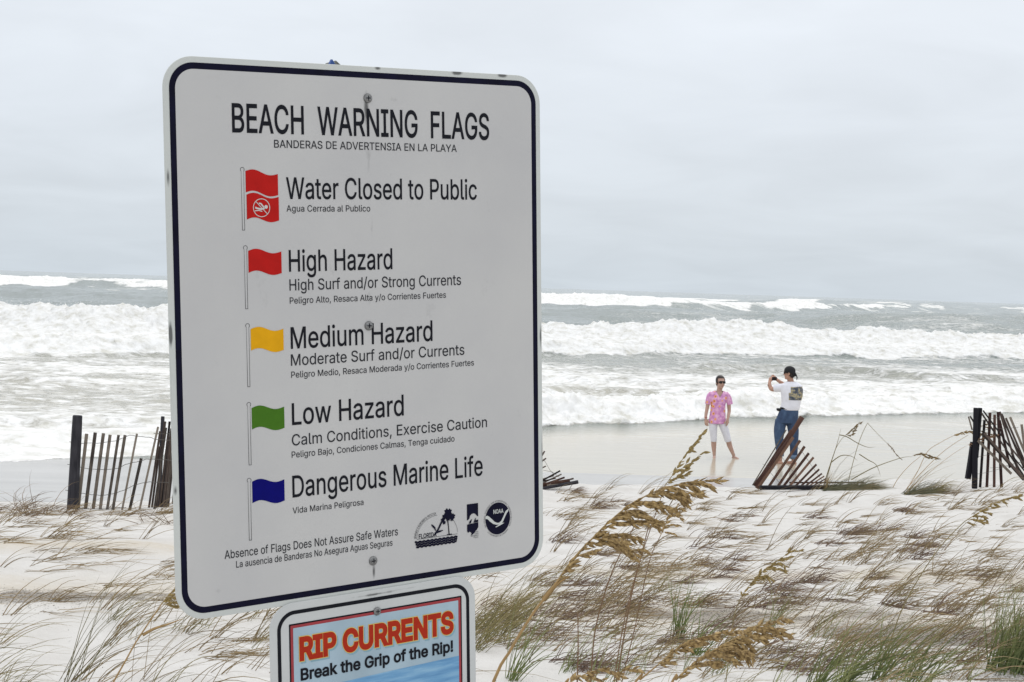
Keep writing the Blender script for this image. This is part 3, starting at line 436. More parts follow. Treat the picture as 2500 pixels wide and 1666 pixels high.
def offset_loops(loops, d):
    out = []
    for i, p in enumerate(loops):
        sgn = 1 if _area(p) < 0 else -1
        if _area(p) < 0: p = p[::-1]
        a = p - np.roll(p, 1, 0); c = np.roll(p, -1, 0) - p
        a = a / (np.linalg.norm(a, axis=1, keepdims=True) + 1e-9); c = c / (np.linalg.norm(c, axis=1, keepdims=True) + 1e-9)
        na = np.stack([a[:, 1], -a[:, 0]], 1); nc = np.stack([c[:, 1], -c[:, 0]], 1)
        m = na + nc; m = m / np.maximum(np.sum(m * na, 1, keepdims=True), .45)
        q_ = p + sgn * d * m; out.append(q_[::-1] if sgn > 0 else q_)
    return out
def text_loops(s):
    x = 0; L = []
    for ch in s:
        if ch == ' ': x += 200; continue
        adv, lp = GLYPH[ch]
        for l in lp:
            p = np.array(l, float).reshape(-1, 2); p[:, 0] += x; L.append(p)
        x += adv
    return L, x
def letter_mesh(name, loops, ylay):
    """letters whose strokes overlap: triangulate and keep what has a non-zero winding number"""
    VV, FF = [], []
    L = sorted(loops, key=lambda p: p[:, 0].min()); cl = []; xm = -1e9
    for p in L:
        if p[:, 0].min() > xm: cl.append([])
        cl[-1].append(p); xm = max(xm, p[:, 0].max())
    for g in cl:
        v = [Vector(map(float, q)) for p in g for q in p]; e = []; o = 0
        for p in g: e += [(o + i, o + (i + 1) % len(p)) for i in range(len(p))]; o += len(p)
        c = geometry.delaunay_2d_cdt([x * 1000 for x in v], e, [], 0, 1e-5)
        cv = np.array([tuple(x) for x in c[0]]) / 1000
        for f in c[2]:
            x, y = cv[list(f)].mean(0); wn = 0
            for p in g:
                q = np.roll(p, -1, 0); up = (p[:, 1] <= y) & (q[:, 1] > y); dn = (p[:, 1] > y) & (q[:, 1] <= y)
                cr_ = (q[:, 0] - p[:, 0]) * (y - p[:, 1]) - (x - p[:, 0]) * (q[:, 1] - p[:, 1])
                wn += int(np.sum(up & (cr_ > 0))) - int(np.sum(dn & (cr_ < 0)))
            if wn < 0: FF.append(tuple(i + len(VV) for i in f))
        VV += [(a_, ylay, b_) for a_, b_ in cv]
    return mesh(name, VV, FF)
def fill_mesh(name, loops, ylay, letters=False):
    """flat filled print in the plane of a sign: (u, v) loops -> mesh at local depth ylay. Strokes of a
    letter that overlap lie some hundredths of a millimetre apart."""
    layers = [loops]
    if letters: return letter_mesh(name, loops, ylay)
    VV, FF = [], []
    for li, lay in enumerate(layers):
        if not lay: continue
        cu = bpy.data.curves.new(name, 'CURVE'); cu.dimensions = '2D'; cu.fill_mode = 'FRONT'
        for p in lay:
            s = cu.splines.new('POLY'); s.points.add(len(p) - 1)
            s.points.foreach_set('co', np.concatenate([p, np.zeros((len(p), 1)), np.ones((len(p), 1))], 1).reshape(-1)); s.use_cyclic_u = True
        o = bpy.data.objects.new('tmp', cu); me = bpy.data.meshes.new_from_object(o); bpy.data.objects.remove(o); bpy.data.curves.remove(cu)
        n0 = len(VV); VV += [(v.co.x, ylay - li * 3e-5, v.co.y) for v in me.vertices]; FF += [tuple(i + n0 for i in f.vertices) for f in me.polygons]
        bpy.data.meshes.remove(me)
    return mesh(name, VV, FF)
def print_shape(name, loops, ylay, mt, parent, label=None):
    o = link(name, fill_mesh(name, loops, ylay, name == 'lettering'), mt); o.parent = parent
    if label: o['label'] = label
    return o
def line_text(s, u0, v0, u1, cap, ylay, mt, parent, bold=0.0, name='lettering', shear=0):
    L, w_ = text_loops(s)
    xmin = min(p[:, 0].min() for p in L); xmax = max(p[:, 0].max() for p in L)
    if bold: L = offset_loops(L, bold)
    sx = (u1 - u0) / (xmax - xmin); sy = cap / CAPH
    L = [np.stack([(p[:, 0] - xmin) * sx + u0, p[:, 1] * sy + v0], 1) for p in L]
    return print_shape(name, L, ylay, mt, parent)
def arc_text(s, cx, cy, r, a0, a1, cap, ylay, mt, parent, ry=None, inward=False):
    """letters along an arc, angles in degrees, clockwise from a0 to a1"""
    ry = ry or r; L, w_ = text_loops(s); out = []; x = 0; k = cap / CAPH
    for ch in s:
        if ch == ' ': x += 200; continue
        adv, lp = GLYPH[ch]; g = math.radians(a0 + (a1 - a0) * (x + adv / 2) / w_)
        c, si = math.cos(g), math.sin(g)
        tx, ty = (si, -c) if not inward else (-si, c)
        nx, ny = (c, si) if not inward else (-c, -si)
        span = abs(math.radians(a1 - a0)) * r / w_
        for l in lp:
            p = np.array(l, float).reshape(-1, 2); px_ = (p[:, 0] - adv / 2) * span; py_ = p[:, 1] * k
            out.append(np.stack([cx + r * c + px_ * tx + py_ * nx, cy + ry * si + px_ * ty + py_ * ny], 1))
        x += adv
    return out
def rrect(w, h, r, n=14, cx=0, cy=0):
    P = []
    for qx, qy, a in ((w / 2 - r, h / 2 - r, 0), (-w / 2 + r, h / 2 - r, 90), (-w / 2 + r, -h / 2 + r, 180), (w / 2 - r, -h / 2 + r, 270)):
        for i in range(n + 1):
            g = math.radians(a + 90 * i / n); P.append((cx + qx + r * math.cos(g), cy + qy + r * math.sin(g)))
    return np.array(P)
def panel_mesh(name, P, y0, y1, be=.0005):
    n = len(P); c = P.mean(0); V = []
    ins = P + (c - P) / np.linalg.norm(c - P, axis=1, keepdims=True) * be
    for (Q_, y) in ((ins, y0), (P, y0 + be), (P, y1)):
        V += [(q[0], y, q[1]) for q in Q_]
    Fc = [tuple(range(n))[::-1]]
    Fc[0] = tuple(range(n))
    for L_ in range(2):
        for i in range(n):
            j = (i + 1) % n; Fc.append((L_ * n + j, L_ * n + i, L_ * n + n + i, L_ * n + n + j))
    Fc.append(tuple(2 * n + i for i in range(n))[::-1])
    return mesh(name, V, Fc)

SM = Matrix(((0.82351, -0.56575, -0.04193), (0.56453, 0.82455, -0.03781), (0.05596, 0.00746, 0.99841)))
ST = Vector((-0.20654, 2.22234, -0.07283 + HC))
def sign_matrix(extra=Vector((0, 0, 0))):
    return Matrix.Translation(ST) @ SM.to_4x4() @ Matrix.Translation(extra)

INK = plain('sign_ink_black', (.007, .008, .012), .6, .2, 60, spec=.12)
INK2 = plain('sign_ink_grey', (.022, .023, .028), .6, .2, 60, spec=.12)
NAVY = plain('sign_border_navy', (.0035, .0035, .016), .6, .3, 50, spec=.10)
RED = plain('sign_red', (.42, .010, .008), .6, .07, 60, spec=.10)
YEL = plain('sign_yellow', (.66, .33, .006), .6, .06, 60, spec=.10)
GRN = plain('sign_green', (.052, .145, .012), .6, .06, 60, spec=.10)
BLU = plain('sign_blue', (.002, .002, .125), .6, .08, 60, spec=.08)
STEEL = plain('bolt_steel', (.20, .20, .20), .35, .3, 300); STEEL.node_tree.nodes['Principled BSDF'].inputs['Metallic'].default_value = .7

def gspots(t, o, spots, nz_, thr=.5):
    """union of soft elliptical stains (u, v, ru, rv, strength) broken up by noise"""
    sp_ = t.nodes.new('ShaderNodeSeparateXYZ'); t.links.new(o, sp_.inputs[0]); r = None
    for (u, v, ru, rv, s) in spots:
        a = nmath(t, 'DIVIDE', nmath(t, 'SUBTRACT', sp_.outputs[0], u), ru); c = nmath(t, 'DIVIDE', nmath(t, 'SUBTRACT', sp_.outputs[2], v), rv)
        d = nmath(t, 'SQRT', nmath(t, 'ADD', nmath(t, 'MULTIPLY', a, a), nmath(t, 'MULTIPLY', c, c)))
        q = nmath(t, 'MULTIPLY', nmath(t, 'SUBTRACT', 1.0, d, True), s)
        r = q if r is None else nmath(t, 'MAXIMUM', r, q)
    return nmath(t, 'MULTIPLY', nmath(t, 'SUBTRACT', nmath(t, 'ADD', r, nz_), thr + .5), 3.0, True), r
def sheeting(name, c0, c1, spots, ew=.305, eh=.381):
    m, t, b = mat(name); o = coord(t)
    n = nnoise(t, o, 6, 4); f = nnoise(t, o, 420, 2, .6); st_ = nnoise(t, o, 30, 5, .7, (1, 1, .35)); g = nnoise(t, o, 900, 1)
    base = ramp(t, n, [(.3, c0), (.7, c1)])
    base = mix(t, nmath(t, 'MULTIPLY', f, .10), base, (.30, .30, .31))
    s, r = gspots(t, o, spots, st_, .52)
    base = mix(t, nmath(t, 'MULTIPLY', s, nmath(t, 'MINIMUM', r, .85)), base, (.05, .05, .05))
    # faint scuffs
    sc2 = nmath(t, 'MULTIPLY', nmath(t, 'SUBTRACT', nnoise(t, o, 16, 6, .78, (1, 1, .6)), .62), 6, True)
    base = mix(t, nmath(t, 'MULTIPLY', sc2, .28), base, (.20, .20, .20))
    t.links.new(base, b.inputs['Base Color']); b.inputs['Roughness'].default_value = .5; b.inputs['Specular IOR Level'].default_value = .25
    bump(t, g, .05, .0005, b)
    return m
SH1 = sheeting('sign_sheeting', (.468, .464, .464), (.515, .510, .500), [
    (0.0, .318, .010, .055, 1.0), (.002, .255, .026, .09, .66), (.006, .15, .035, .12, .62), (.000, .05, .028, .12, .60), (-.06, .09, .025, .08, .55), (.05, .335, .05, .02, .6),
    (.000, -.352, .007, .028, 1.0), (-.045, -.36, .08, .02, .5), (-.24, -.345, .05, .02, .5), (.20, -.34, .05, .03, .5), (-.25, .30, .05, .03, .5), (.25, -.08, .03, .06, .45), (.030, .338, .04, .012, .42), (-.20, .02, .01, .02, .3), (.12, .163, .012, .012, .3)])
SH2 = sheeting('sign_sheeting_rim', (.51, .53, .51), (.56, .58, .555), [
    (.02, .3795, .012, .008, 1.1), (.155, .3795, .020, .008, 1.2), (.235, .3795, .020, .008, 1.2), (-.303, .01, .006, .035, 1.2), (-.301, .22, .006, .03, .9),
    (-.302, -.20, .008, .02, .9), (.303, -.02, .006, .05, 1.0), (-.304, -.05, .003, .3, .6), (.304, -.20, .005, .08, .9), (-.29, -.33, .01, .02, .6)])
BACK = plain('sign_aluminium', (.42, .43, .43), .4, .1, 30); BACK.node_tree.nodes['Principled BSDF'].inputs['Metallic'].default_value = .6

ws = thing('warning_sign', 'large white beach warning flags sign with navy border and five flag symbols', 'sign')
ws.matrix_world = sign_matrix()
def sp_(name, me, mt, parent): o = link(name, me, mt); o.parent = parent; return o
sp_('panel', panel_mesh('panel', rrect(.610, .762, .043), -.0012, .0012), SH2, ws)
sp_('border', fill_mesh('border', [rrect(.5935, .7455, .035), rrect(.5765, .7285, .027)], -.0015), NAVY, ws)
sp_('face_field', fill_mesh('face_field', [rrect(.5764, .7284, .027)], -.0014), SH1, ws)
Y1 = -.0018
TL = [("BEACH  WARNING  FLAGS", -207.6, 282.2, 209.7, 38.0, 7), ("BANDERAS DE ADVERTENSIA EN LA PLAYA", -146.1, 262.3, 151.8, 10.6, 1),
      ("Water Closed to Public", -128.8, 192.0, 186.5, 29.4, 3), ("Agua Cerrada al Publico", -129.2, 174.2, 3.4, 8.8, 0),
      ("High Hazard", -127, 90.8, 38.5, 29.6, 3), ("High Surf and/or Strong Currents", -127, 64.2, 156.7, 15.6, 0),
      ("Peligro Alto, Resaca Alta y/o Corrientes Fuertes", -127, 45.8, 129.8, 8.8, 0),
      ("Medium Hazard", -126.5, -17.2, 105.2, 29.8, 3), ("Moderate Surf and/or Currents", -127, -41.2, 161.2, 15.8, 0),
      ("Peligro Medio, Resaca Moderada y/o Corrientes Fuertes", -127, -58.4, 178.1, 8.8, 0),
      ("Low Hazard", -127, -124.8, 54, 30.2, 3), ("Calm Conditions, Exercise Caution", -128, -154.1, 200.6, 15.7, 0),
      ("Peligro Bajo, Condiciones Calmas, Tenga cuidado", -128.8, -171.3, 141.8, 8.8, 0),
      ("Dangerous Marine Life", -128.5, -227.5, 191.7, 30.3, 3), ("Vida Marina Peligrosa", -129, -250.6, -15.5, 8.5, 0),
      ("Absence of Flags Does Not Assure Safe Waters", -233.4, -302, 41.3, 11.6, 0), ("La ausencia de Banderas No Asegura Aguas Seguras", -216.6, -316.4, 31.9, 9.2, 0)]
for s, u0, v0, u1, cap, bo in TL:
    line_text(s, u0 / 1e3, v0 / 1e3, u1 / 1e3, cap / 1e3, Y1, INK if cap > 20 else INK2, ws, bo + 4)

def flag_loop(u0, u1, vt, vb, dt, db, amp=.0034):
    """waving flag outline; vt/vb top and bottom at the hoist, dt/db their drop at the fly"""
    P = []; n = 18
    for i in range(n + 1):
        s = i / n; P.append((u0 + (u1 - u0) * s, vt + dt * s + amp * math.sin(2 * math.pi * s) * (1 - .25 * s)))
    for i in range(n + 1):
        s = 1 - i / n; P.append((u0 + (u1 - u0) * s, vb + db * s + amp * math.sin(2 * math.pi * s) * (1 - .25 * s)))
    return np.array(P)
def circ(cx, cy, rx, ry=None, n=28, a0=0, a1=360):
    ry = ry or rx; return np.array([(cx + rx * math.cos(math.radians(a0 + (a1 - a0) * i / n)), cy + ry * math.sin(math.radians(a0 + (a1 - a0) * i / n))) for i in range(n + (0 if a1 - a0 == 360 else 1))])
def stroke(P, w):
    P = np.array(P, float); d = np.gradient(P, axis=0); d /= np.linalg.norm(d, axis=1, keepdims=True) + 1e-9
    n = np.stack([-d[:, 1], d[:, 0]], 1) * (np.asarray(w).reshape(-1, 1) if hasattr(w, '__len__') else w) / 2
    return np.concatenate([P + n, (P - n)[::-1]])
FL = [(-.190, -.1415, .2295, .1635, RED, .2348, .1487, -.1945), (-.1885, -.1385, .1205, .0905, RED, .1281, .0409, -.1925), (-.1875, -.1378, .0128, -.0168, YEL, .0211, -.0668, -.1918),
      (-.1885, -.1390, -.0965, -.1262, GRN, -.0879, -.1756, -.1925), (-.1902, -.1410, -.1990, -.2290, BLU, -.1934, -.2808, -.1945)]
for k, (u0, u1, vt, vb, mt, pt, pb, pu) in enumerate(FL):
    if k == 0:
        fo_ = print_shape('flag_symbol', [flag_loop(u0, u1, vt, .2005, -.0035, -.0035)], Y1, mt, ws)
        lo = print_shape('flag_symbol', [flag_loop(u0 + .0008, u1 + .0006, .1975, vb, -.0030, -.0015)], Y1, mt, ws, 'lower red field with a struck out swimmer in a white ring')
        W_ = SH2; cx, cy = -.1672, .1795
        print_shape('swimmer_symbol', [circ(cx, cy, .0128), circ(cx, cy, .0120)[::-1]], Y1 - .0003, W_, lo) if False else None
        L = [circ(cx, cy, .0128), circ(cx, cy, .0118)]
        o_ = fill_mesh('prohibition_ring', L, Y1 - .0003); q = link('prohibition_ring', o_, W_); q.parent = fo_
        L = [circ(cx + .0068, cy + .0012, .0026, n=14), stroke([(cx + .0045, cy - .001), (cx - .001, cy - .0018), (cx - .0068, cy - .0008), (cx - .0095, cy + .0005)], .0024),
             stroke([(cx - .004, cy + .0062), (cx - .001, cy + .0058), (cx + .0035, cy + .0005)], .0020), stroke([(cx - .0100, cy - .0042), (cx - .004, cy - .0036), (cx + .001, cy - .0050)], .0012)]
        for l_ in L:
            q = link('swimmer_symbol', fill_mesh('swimmer_symbol', [l_], Y1 - .0003 - random.random() * .0001), W_); q.parent = fo_
        q = link('prohibition_bar', fill_mesh('prohibition_bar', [stroke([(cx - .0085, cy + .0085), (cx + .0085, cy - .0085)], .0010)], Y1 - .0005), W_); q.parent = fo_
    else:
        fo_ = print_shape('flag_symbol', [flag_loop(u0, u1, vt, vb, -.0015, -.0015)], Y1, mt, ws)
    r_ = .0032
    head = circ(pu, pt - r_, r_, n=20, a0=-50, a1=230)[::1]
    outer = np.concatenate([head, [(pu - .0020 - .0, pb), (pu + .0020, pb)]])
    c_ = outer.mean(0); inner = np.concatenate([circ(pu, pt - r_, r_ - .0006, n=20, a0=-48, a1=228), [(pu - .0014, pb + .0006), (pu + .0014, pb + .0006)]])
    print_shape('flagpole_symbol', [outer, inner], Y1, INK2, ws)

def bolt(parent, u, v, r=.0068, y=-.0015):
    V, Fc = tube([(u, y, v), (u, y - .0012, v), (u, y - .0022, v), (u, y - .0030, v)], [r, r * .98, r * .8, r * .35], 18)
    o_ = sp_('bolt', mesh('bolt', V, Fc, True), STEEL, parent)
    V, Fc = merge([box_between((u - r * .5, y - .0027, v), (u + r * .5, y - .0027, v), r * .22, .0008), box_between((u, y - .0027, v - r * .5), (u, y - .0027, v + r * .5), r * .22, .0008)])
    q = sp_('cross_slot', mesh('cross_slot', V, Fc), INK, o_)
for u, v in ((.0022, .3358), (-.0021, .0096), (-.0012, -.3348)): bolt(ws, u, v)

# --- three emblems at the lower right
em = -.0019
def emb(name, L, mt=NAVY, lab=None, y=em): return print_shape(name, L, y, mt, ws, lab)
pe = emb('palm_emblem', [stroke([(.0735, -.3125), (.1450, -.3125)], .0005)], INK2, 'half round palm and gull emblem lettered FLORIDA')
def sub(name, L, mt=NAVY, par=None, y=em - .0001): q = link(name, fill_mesh(name, L, y, name == 'lettering'), mt); q.parent = par; return q
arc = [(.1110 + .0345 * math.cos(math.radians(a)) * (1.08 if a > 90 else 1), -.3125 + .0325 * math.sin(math.radians(a))) for a in np.linspace(180, 92, 20)]
sub('emblem_arc', [stroke(arc, .0004)], INK2, pe)
arc = [(.1110 + .0345 * math.cos(math.radians(a)), -.3125 + .0345 * math.sin(math.radians(a))) for a in np.linspace(56, 4, 14)]
sub('emblem_arc', [stroke(arc, .0004)], INK2, pe)
sub('lettering', arc_text('DEPARTMENT OF ENVIRONMENTAL PROTECTION', .1110, -.3125, .0385, 178, 95, .0037, em, INK2, ws, .0338), INK2, pe)
LL, w_ = text_loops('FLORIDA'); k_ = .0315 / w_
sub('lettering', [np.stack([p[:, 0] * k_ + .0765, p[:, 1] * .0066 / CAPH - .3128 + .001], 1) for p in offset_loops(LL, 14)], NAVY, pe)
wl = []
for j in range(3):
    xs_ = np.linspace(.0700 + j * .0012, .1450 - j * .0008, 60); wl.append(stroke([(x, -.3168 - j * .0036 + .0007 * math.sin((x - .07) * 900)) for x in xs_], .0030))
for l_ in wl: sub('wave_band', [l_], NAVY, pe)
for (x, y_, r_) in ((.1285, -.2800, .0046), (.1235, -.2835, .0045), (.1335, -.2835, .0045), (.1265, -.2760, .0038), (.1315, -.2765, .0036), (.1375, -.2845, .0035), (.1195, -.2885, .0035), (.1215, -.2925, .0028), (.1355, -.2885, .0032), (.1285, -.2865, .0040)):
    pts_ = [(x + r_ * (1 + .22 * math.sin(5 * g_)) * math.cos(g_), y_ + r_ * (1 + .22 * math.sin(5 * g_)) * math.sin(g_)) for g_ in np.linspace(0, 2 * math.pi, 25)[:-1]]
    sub('palm_crown', [np.array(pts_)], NAVY, pe, em - .0001 - random.random() * .0002)
sub('palm_trunk', [stroke([(.1275, -.2865), (.1292, -.300), (.1302, -.3120)], [.0024, .0016, .0020])], INK2, pe)
sub('palm_trunk', [stroke([(.1262, -.3120), (.1350, -.3120)], .0018)], NAVY, pe)
for gp in ([(.1070, -.3085), (.1085, -.3045), (.1120, -.3000), (.1165, -.2920), (.1185, -.2880)], [(.1068, -.3040), (.1050, -.2990), (.1010, -.2950), (.0990, -.2930)], [(.1025, -.3100), (.1080, -.3060), (.1140, -.3050), (.1195, -.3040)]):
    n_ = len(gp); sub('gull', [stroke(gp, [.0006] + [.0030] * (n_ - 2) + [.0008])], NAVY, pe, em - .0001 - random.random() * .0002)

ce = emb('coast_emblem', [np.array([(.1625, -.2695), (.1828, -.2695), (.1828, -.2905), (.1800, -.2885), (.1772, -.2855), (.1745, -.2845), (.1712, -.2850), (.1680, -.2875), (.1668, -.2920), (.1625, -.2945)])], NAVY, 'narrow navy emblem of a cloud over a breaking wave')
sub('wave_shape', [np.array([(.1625, -.3005), (.1828, -.2990), (.1828, -.3065), (.1800, -.3105), (.1775, -.3120), (.1755, -.3150), (.1720, -.3170), (.1690, -.3180), (.1705, -.3155), (.1685, -.3125), (.1660, -.3120), (.1640, -.3135), (.1625, -.3110)])], NAVY, ce)
sub('wave_shape', [np.array([(.1655, -.2995), (.1670, -.2960), (.1700, -.2935), (.1715, -.2930), (.1695, -.2992)])], NAVY, ce)
sub('wave_shape', [np.array([(.1740, -.2990), (.1765, -.2935), (.1790, -.2915), (.1780, -.2955), (.1828, -.2950), (.1828, -.2985)])], NAVY, ce)
for s_, v_, x0 in (('Florida', -.3145, .1765), ('Coastal', -.3172, .1760), ('Management', -.3199, .1690), ('Program', -.3226, .1740)):
    try:
        LL, w_ = text_loops(s_); k_ = (.1828 - x0) / w_
        sub('lettering', [np.stack([p[:, 0] * k_ + x0, p[:, 1] * .0021 / CAPH + v_], 1) for p in LL], INK2, ce)
    except KeyError: pass
NX, NY = .2188, -.2975
oe = emb('ocean_emblem', [circ(NX, NY, .0228, .0248, 48)], NAVY, 'round navy emblem with a white seabird lettered NOAA')
bird = [(-.0228, .0060), (-.0200, .0068), (-.0165, .0050), (-.0110, .0000), (-.0065, -.0045), (-.0020, -.0068), (.0020, -.0072), (.0060, -.0045), (.0100, .0020), (.0140, .0100), (.0175, .0125), (.0200, .0135), (.0190, .0095), (.0165, .0070), (.0125, .0000), (.0095, -.0055), (.0075, -.0080), (.0120, -.0082), (.0075, -.0102), (.0010, -.0125), (-.0040, -.0140), (-.0050, -.0130), (.0000, -.0110), (.0015, -.0100), (-.0030, -.0098), (-.0090, -.0078), (-.0150, -.0030), (-.0190, .0010), (-.0228, .0020)]
sub('seabird', [np.array([(NX + a, NY + b_ * .96) for a, b_ in bird])], SH2, oe, em - .0003)
LL, w_ = text_loops('NOAA'); k_ = .0190 / w_
sub('lettering', [np.stack([p[:, 0] * k_ + NX - .0088, p[:, 1] * .0062 / CAPH + NY + .0080], 1) for p in offset_loops(LL, 16)], SH2, oe, em - .0003)
sub('lettering', arc_text('NATIONAL OCEANIC AND ATMOSPHERIC ADMINISTRATION', NX, NY, .0238, 205, -32, .0021, em, INK2, ws, .0262), INK2, oe)
sub('lettering', arc_text('U.S. DEPARTMENT OF COMMERCE', NX, NY, .0262, 222, 318, .0021, em, INK2, ws, .0284, True), INK2, oe)

# --- the smaller rip current sign under it
rs_ = thing('rip_current_sign', 'smaller rip currents sign with red heading, mounted below the warning flags sign', 'sign')
rs_.matrix_world = sign_matrix(Vector((.0022, -.0035, 0)))
RW, RTOP, RBOT = .343, -.3775, -.8345
rc = (RTOP + RBOT) / 2; RH = RTOP - RBOT
SH3 = sheeting('rip_sheeting', (.50, .515, .51), (.55, .565, .56), [(0.0, -.384, .10, .005, .9), (.03, -.383, .16, .004, .7), (0, -.43, .012, .03, .5), (-.165, -.47, .006, .06, .4)])
sp_('panel', panel_mesh('panel', rrect(RW, RH, .036, cy=rc), -.0012, .0012), SH3, rs_)
sp_('border', fill_mesh('border', [rrect(RW - .022, RH - .022, .027, cy=rc), rrect(RW - .033, RH - .033, .022, cy=rc)], -.0015), INK, rs_)
pw, pt_, pb_ = .2890, -.4075, -.8050
pcx = .0022; pc = (pt_ + pb_) / 2; phh = pt_ - pb_
sp_('picture_frame', fill_mesh('picture_frame', [rrect(pw, phh, .0008, 2, pcx, pc)], -.0015), INK, rs_)
MAR = plain('print_maroon', (.30, .028, .035), .45, .1, 60)
sp_('picture_frame', fill_mesh('picture_frame', [rrect(pw - .0045, phh - .0045, .0008, 2, pcx, pc)], -.0017), MAR, rs_)
PBL = plain('print_pale_blue', (.34, .44, .51), .6, .10, 14, spec=.1)
sp_('picture_field', fill_mesh('picture_field', [rrect(pw - .0125, phh - .0125, .0008, 2, pcx, pc)], -.0019), PBL, rs_)
m, t, b = mat('print_sea_blue'); o = coord(t)
n_ = nnoise(t, o, 26, 5, .6, (.35, 1, 3.2)); t.links.new(ramp(t, n_, [(.35, (.08, .22, .42)), (.5, (.13, .31, .52)), (.66, (.24, .43, .60))]), b.inputs['Base Color']); b.inputs['Roughness'].default_value = .45
SEAB = m
hw = (pw - .0125) / 2
wavy = [(pcx - hw, -.5065), (pcx - hw * .4, -.5045), (pcx, -.5025), (pcx + hw * .5, -.5010), (pcx + hw, -.4992), (pcx + hw, pb_ + .0063), (pcx - hw, pb_ + .0063)]
sp_('printed_sea', fill_mesh('printed_sea', [np.array(wavy)], -.0021), SEAB, rs_)
GRNP = plain('print_green', (.07, .30, .10), .45, .1, 60)
sp_('printed_arrow', fill_mesh('printed_arrow', [circ(.060, -.5600, .040, .0215, 36)], -.0023), GRNP, rs_)
HY = plain('print_heading_yellow', (.62, .45, .12), .6, .05, 60, spec=.1); HR = plain('print_heading_red', (.36, .026, .010), .6, .06, 60, spec=.1); HS = plain('print_heading_shade', (.22, .36, .42), .6, .05, 60, spec=.1)
for (dx_, dz_, bo, mt, yy) in ((.0028, -.0032, 50, HS, -.0021), (0, 0, 58, HY, -.0023), (0, 0, 40, HR, -.0025)):
    L, w_ = text_loops("RIP CURRENTS"); L = [p * [1, 1] for p in L]
    xmin = min(p[:, 0].min() for p in L); xmax = max(p[:, 0].max() for p in L)
    L = offset_loops(L, bo); kx = .2545 / (xmax - xmin); kz = .0305 / CAPH
    sp_('lettering', fill_mesh('lettering', [np.stack([(p[:, 0] - xmin) * kx - .1250 + dx_, p[:, 1] * kz - .4607 + dz_], 1) for p in L], yy, True), mt, rs_)
line_text("Break the Grip of the Rip!", -.1250, -.4905, .1292, .0162, -.0025, INK, rs_, 26)
bolt(rs_, 0.0, -.4095, .0062, -.0018)

# --- the post that carries both
WOODP = plain('post_wood', (.20, .185, .16), .85, .35, 26, .4)
po = thing('sign_post', 'square grey wooden post behind the two signs, mostly hidden', 'post')
po.matrix_world = sign_matrix()
zg = float(gz(ST.x, ST.y)) - HC + .07283      # ground in local height
def local_box(name, x0, x1, y0, y1, z0, z1, mt, par):
    V = [(x, y, z) for z in (z0, z1) for x, y in ((x0, y0), (x1, y0), (x1, y1), (x0, y1))]
    Fc = [(3, 2, 1, 0), (4, 5, 6, 7)] + [(i, (i + 1) % 4, 4 + (i + 1) % 4, 4 + i) for i in range(4)]
    me_ = mesh(name, V, Fc); bm = bmesh.new(); bm.from_mesh(me_); bmesh.ops.bevel(bm, geom=bm.edges[:], offset=.003, segments=1, affect='EDGES'); bm.to_mesh(me_); bm.free()
    return sp_(name, me_, mt, par)
local_box('post_shaft', -.045, .045, .0016, .0916, zg - .5, .374, WOODP, po)
BLUP = plain('blue_tag', (.02, .07, .26), .5, .1, 60); GREYP = plain('grey_tag', (.16, .165, .15), .6, .4, 120)
V, Fc = [(-.052, .012, .372), (-.040, .012, .3885), (-.030, .012, .372), (-.036, .012, .372), (-.040, .012, .380), (-.046, .012, .372)], None
me_ = mesh('blue_bracket', [(-.0560, .010, .374), (-.0475, .010, .3895), (-.0370, .010, .374), (-.0435, .010, .374), (-.0470, .010, .3815), (-.0510, .010, .374)] + [(-.0560, .016, .374), (-.0475, .016, .3895), (-.0370, .016, .374), (-.0435, .016, .374), (-.0470, .016, .3815), (-.0510, .016, .374)],
           [(0, 1, 4, 5), (1, 2, 3, 4), (6, 11, 10, 7), (7, 10, 9, 8), (0, 6, 7, 1), (1, 7, 8, 2), (3, 9, 10, 4), (4, 10, 11, 5)])
sp_('blue_bracket', me_, BLUP, po)
me_ = mesh('bracket_cap', [(-.044, .018, .372), (-.0375, .018, .3890), (-.020, .018, .3755), (-.015, .018, .372), (-.044, .05, .372), (-.0375, .05, .3880), (-.020, .05, .3755), (-.015, .05, .372)],
           [(0, 3, 2, 1), (4, 5, 6, 7), (0, 1, 5, 4), (1, 2, 6, 5), (2, 3, 7, 6), (0, 4, 7, 3)])
sp_('bracket_cap', me_, GREYP, po)

# ---------------------------------------------------------------- slatted sand fences
def wood(name, dark, light, sc=(1, 1, .08)):
    m, t, b = mat(name); o = coord(t)
    g = nnoise(t, o, 60, 5, .6, sc); n = nnoise(t, o, 7, 3)
    oi = t.nodes.new('ShaderNodeObjectInfo')
    f = nmath(t, 'ADD', nmath(t, 'MULTIPLY', g, .7), nmath(t, 'ADD', nmath(t, 'MULTIPLY', n, .4), nmath(t, 'MULTIPLY', nmath(t, 'SUBTRACT', oi.outputs['Random'], .5), .55)))
    t.links.new(ramp(t, f, [(.35, dark), (.75, light)]), b.inputs['Base Color']); b.inputs['Roughness'].default_value = .75; b.inputs['Specular IOR Level'].default_value = .25
    bump(t, g, .5, .006, b); return m
W_GREY = wood('weathered_slat', (.040, .032, .027), (.22, .185, .150))
W_POST = wood('dark_post', (.008, .008, .012), (.050, .048, .056))
W_RED = wood('redwood_slat', (.060, .028, .019), (.19, .108, .072))
W_MAROON = wood('redwood_post', (.030, .012, .010), (.095, .048, .036))
W_DARK = wood('charred_slat', (.016, .012, .012), (.095, .070, .058))
WIRE = plain('fence_wire', (.085, .075, .065), .5, .3, 60)

